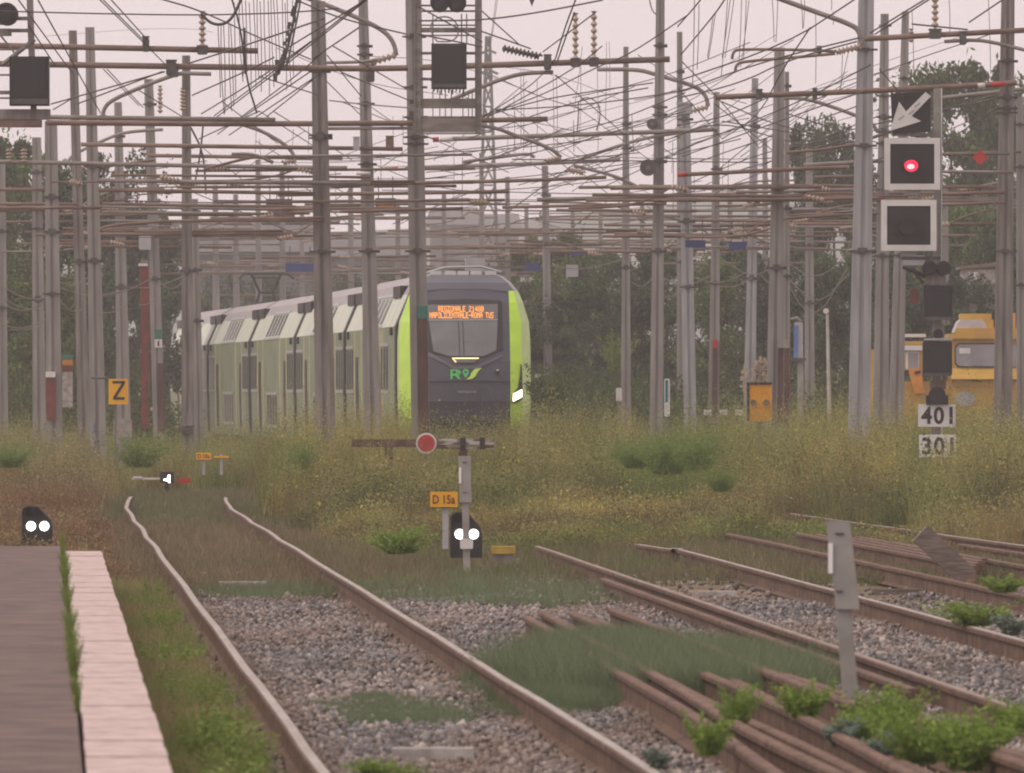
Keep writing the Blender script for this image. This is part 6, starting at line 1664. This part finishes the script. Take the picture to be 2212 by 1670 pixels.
# hanging signs and panels on the line
def hung_sign(px, py, w_px, h_px, d, m, label, lines=0, name='hanging_sign', frame=None):
    k = d / F; c = P(px, py, d); t = thing(name, (c.x, d, c.z), label, 'sign')
    b = MB(); b.bbox((0, 0, 0), (w_px * k, .03, h_px * k), M[m], .01); pl = b.build('sign_plate', t)
    b = MB()
    for s in (-.35, .35): b.tube([(s * w_px * k, .03, h_px * k * .4), (s * w_px * k, .03, h_px * k * .5 + .45)], .012, M['clamp'], 5)
    b.build('hanger', t)
    for i in range(lines):
        b = MB(); z = h_px * k * (.22 - .44 * i)
        for j in range(7): b.box(((-.36 + .12 * j) * w_px * k, -.018, z), (w_px * k * .085, .006, h_px * k * .22), M['orangeink'])
        b.build('sign_lettering', pl)
    return t
hung_sign(603, 443, 57, 26, 238, 'signdark', 'dark sign with two lines of orange lettering left of the broad dark mast', 2)
hung_sign(614, 469, 46, 22, 240, 'signbrown', 'blank brown sign just under the dark sign with orange lettering')
hung_sign(833, 441, 44, 26, 232, 'signdark', 'dark sign with two yellowish lines between the masts before the train', 2)
hung_sign(648, 578, 62, 18, 300, 'blue', 'blue sheet above the train roof left of the broad dark mast', name='blue_panel')
hung_sign(1150, 577, 34, 14, 270, 'blue', 'small blue panel in the tangle right of the train front', name='blue_panel')
hung_sign(1502, 527, 44, 16, 236, 'blue', 'blue panel beside the mast with the wide flat top', name='blue_panel')
hung_sign(1593, 531, 36, 18, 244, 'blue', 'blue panel above the pampas plumes', name='blue_panel')
hung_sign(1246, 548, 30, 10, 290, 'blue', 'tiny blue panel above the white plate right of the train', name='blue_panel')
hung_sign(1236, 585, 26, 26, 262, 'greycab', 'pale grey plate hanging among the wires right of the train', name='hanging_plate')
hung_sign(470, 365, 10, 30, 236, 'signdark', 'narrow dark plate hanging left of the train', name='hanging_plate') if False else None
D = 187; k = D / F; c = P(2117, 340, D); t = thing('diamond_marker', (c.x, D, c.z), 'red diamond board on a wire left of the banded mast at right', 'sign')
b = MB(); r = 17 * k; b.prism([(0, -r), (r, 0), (0, r), (-r, 0)], -.015, .015, M['redpaint']); b.build('diamond_plate', t); b = MB(); b.tube([(-1.1, .04, .04), (.5, .04, .06)], .02, M['clamp'], 5); b.build('hanger', t)
# dark wedge hanging at the top edge
D = 150; k = D / F; c = P(1149, 0, D); t = thing('hanging_weight', (c.x, D, c.z), 'dark pointed weight hanging into view at the top edge', 'weight')
b = MB(); b.prism([(-13 * k, .12), (0, -14 * k), (13 * k, .12)], -.05, .05, M['clamp']); b.build('weight_tip', t); b = MB(); b.tube([(0, 0, .1), (0, 0, .8)], .02, M['wire'], 5); b.build('rod', t)

# ------------------------------------------------------------------ yellow track vehicle at the right
D = 268; k = D / F
v = thing('track_vehicle', (GX(2080, D), D, 0.0), 'yellow rail maintenance vehicle with a tall cab, half hidden by weeds and masts at right', 'rail vehicle')
q = q_at(v, D); Y = M['machyellow']
def vb(x0, y0, x1, y1, off, dep, m, bev=0.0):
    a_, c_ = q(x0, y0), q(x1, y1); b = MB()
    cc = ((a_.x + c_.x) / 2, off + dep / 2, (a_.z + c_.z) / 2); s = (abs(c_.x - a_.x), dep, abs(a_.z - c_.z))
    b.bbox(cc, s, m, bev) if bev else b.box(cc, s, m)
    return b
vb(2056, 730, 2300, 835, 0, 2.6, Y, .06).build('cab', v)
b = vb(2050, 721, 2306, 732, -.12, 2.85, Y); b.build('cab_roof', v)
b = vb(2066, 709, 2300, 722, .05, 2.4, Y); b.build('cab_roof', v)
f = vb(2062, 741, 2160, 794, -.03, .02, M['ink'], .09).build('window_frame', v)
vb(2065, 744, 2157, 791, -.045, .012, M['glasspale'], .08).build('window', f)
b = vb(2072, 752, 2096, 764, -.05, .004, M['white']); b.build('sticker', f)
b = vb(2178, 744, 2240, 791, -.03, .03, M['glasspale'], .06); b.build('window', v)
b = MB(); a_ = [(q(2056, 0).x, 0, q(0, 796).z), (q(2300, 0).x, 0, q(0, 796).z)]; z0, z1, z2 = q(0, 796).z, q(0, 819).z, q(0, 822).z
x0, x1 = q(2054, 0).x, q(2300, 0).x
b.add([(x0, -.005, z0), (x1, -.005, z0), (x1, -.22, z1), (x0, -.22, z1), (x0, 0, z2), (x1, 0, z2), (x0, .1, z0), (x1, .1, z0)], [(0, 1, 2, 3), (3, 2, 5, 4), (4, 5, 7, 6), (6, 7, 1, 0), (0, 3, 4, 6), (1, 7, 5, 2)], Y); b.build('belt_ledge', v)
vb(2056, 823, 2300, 945, .03, 2.5, Y, .03).build('body', v)
vb(2100, 822, 2120, 825, -.02, .05, M['ink']).build('handle', v)
b = MB(); c = q(2085, 862, .0); b.disc((c.x, .02, c.z), 16 * k, -.02, .0, M['greycab'], 16, 1.4); b.build('badge', v)
b = MB(); pts = [(2062, 718), (2070, 697), (2077, 690), (2124, 690), (2130, 700), (2138, 720)]; b.prism([(q(x, y).x, q(x, y).z) for x, y in reversed(pts)], .3, 1.9, mat('grey_canvas', (.46, .42, .42), .8, var=.1)); b.build('roof_cover', v)
b = vb(2078, 677, 2146, 690, 1.0, 1.0, Y, .02); b.build('exhaust_box', v); vb(2122, 690, 2150, 722, 1.0, 1.0, Y).build('exhaust_box', v)
vb(2184, 676, 2196, 722, .6, .3, Y).build('stack', v)
b = MB(); b.tube([q(2108, 677, 1.3), q(2108, 664, 1.3)], .06, M['clamp'], 8); b.disc(q(2108, 664, 1.3), .1, -.1, .1, M['clamp'], 10); b.build('beacon', v)
# lower left part of the vehicle
vb(1953, 737, 1993, 745, .1, 2.2, Y).build('cab_roof', v); vb(1944, 721, 2002, 728, .6, 1.8, M['white']).build('roof_rack', v)
vb(1953, 746, 1996, 757, .1, 2.2, M['white']).build('cab_band', v); vb(1953, 757, 1996, 800, .2, 2.0, Y).build('cab', v)
f = vb(1957, 759, 1986, 798, .16, .03, M['white'], .02).build('window_frame', v); vb(1962, 762, 1984, 797, .14, .02, M['glasspale']).build('window', f)
vb(1950, 824, 2058, 945, .2, 2.2, Y).build('body', v)
b = MB(); pts = [(1962, 797), (1990, 795), (1996, 850), (1975, 850)]; b.prism([(q(x, y).x, q(x, y).z) for x, y in reversed(pts)], -.1, .15, mat('orange_panel', (.56, .22, .03), .5)); b.build('side_panel', v)
b = MB(); pts = [(1975, 803), (1988, 800), (1989, 806), (1976, 809)]; b.prism([(q(x, y).x, q(x, y).z) for x, y in reversed(pts)], -.13, -.11, M['ink']); b.build('handle', v)
vb(1880, 755, 1889, 945, 0, .1, Y).build('upright', v); vb(1925, 800, 1931, 945, .2, .1, Y).build('upright', v)
vb(1878, 880, 1960, 945, .3, 2.0, mat('vehicle_deck', (.12, .09, .05), .8)).build('deck', v)
b = MB()
for px in (1905, 2010, 2110, 2250):
    c = q(px, 0); b.tube([(c.x, .1, .42), (c.x, .22, .42)], .42, M['trainblack'], 18)
b.build('wheel_row', v)
# hut behind
D = 300; k = D / F; t = thing('signal_hut', (GX(2112, D), D, GZ), 'small grey concrete hut with a reddish roof edge above the yellow vehicle', 'hut'); q = q_at(t, D)
b = MB(); a_, c_ = q(2080, 582), q(2150, 614); b.box(((a_.x + c_.x) / 2, 1, (a_.z + c_.z) / 2), (c_.x - a_.x, 2, a_.z - c_.z), M['concrete']); b.build('wall', t)
b = MB(); b.add([(a_.x - .1, -.1, a_.z), (c_.x + .1, -.1, a_.z + .1), (c_.x + .1, 2.1, a_.z + .1), (a_.x - .1, 2.1, a_.z), (a_.x - .1, -.1, a_.z + .08), (c_.x + .1, -.1, a_.z + .2), (c_.x + .1, 2.1, a_.z + .2), (a_.x - .1, 2.1, a_.z + .08)], [(3, 2, 1, 0), (4, 5, 6, 7), (0, 1, 5, 4), (1, 2, 6, 5), (2, 3, 7, 6), (3, 0, 4, 7)], M['rusttube']); b.build('roof', t)
b = MB(); b.box((q(2103, 0).x, -.02, q(0, 598).z), (20 * k, .05, 20 * k), M['white']); b.build('window', t)
b = MB()
for px in (2090, 2140): b.box((q(px, 0).x, 1.0, c_.z / 2), (.3, 1.6, c_.z), M['mastd'])
b.build('leg_frame', t)

# ------------------------------------------------------------------ air
hz = MB(); hz.box((0, 990, 22.5), (2400, 2016, 47.8), M['white']); hz_o = hz.build('haze'); hz_o.data.materials.clear()
hmz = bpy.data.materials.new('haze_air'); hmz.use_nodes = True; n_ = hmz.node_tree
for nd in list(n_.nodes):
    if nd.type == 'BSDF_PRINCIPLED': n_.nodes.remove(nd)
pv = n_.nodes.new('ShaderNodeVolumePrincipled'); pv.inputs['Density'].default_value = HAZE
pv.inputs['Color'].default_value = (0.97, 0.93, 0.93, 1); pv.inputs['Anisotropy'].default_value = 0.1
n_.links.new(pv.outputs[0], n_.nodes['Material Output'].inputs['Volume'])
hz_o.data.materials.append(hmz); tag(hz_o, kind='stuff')
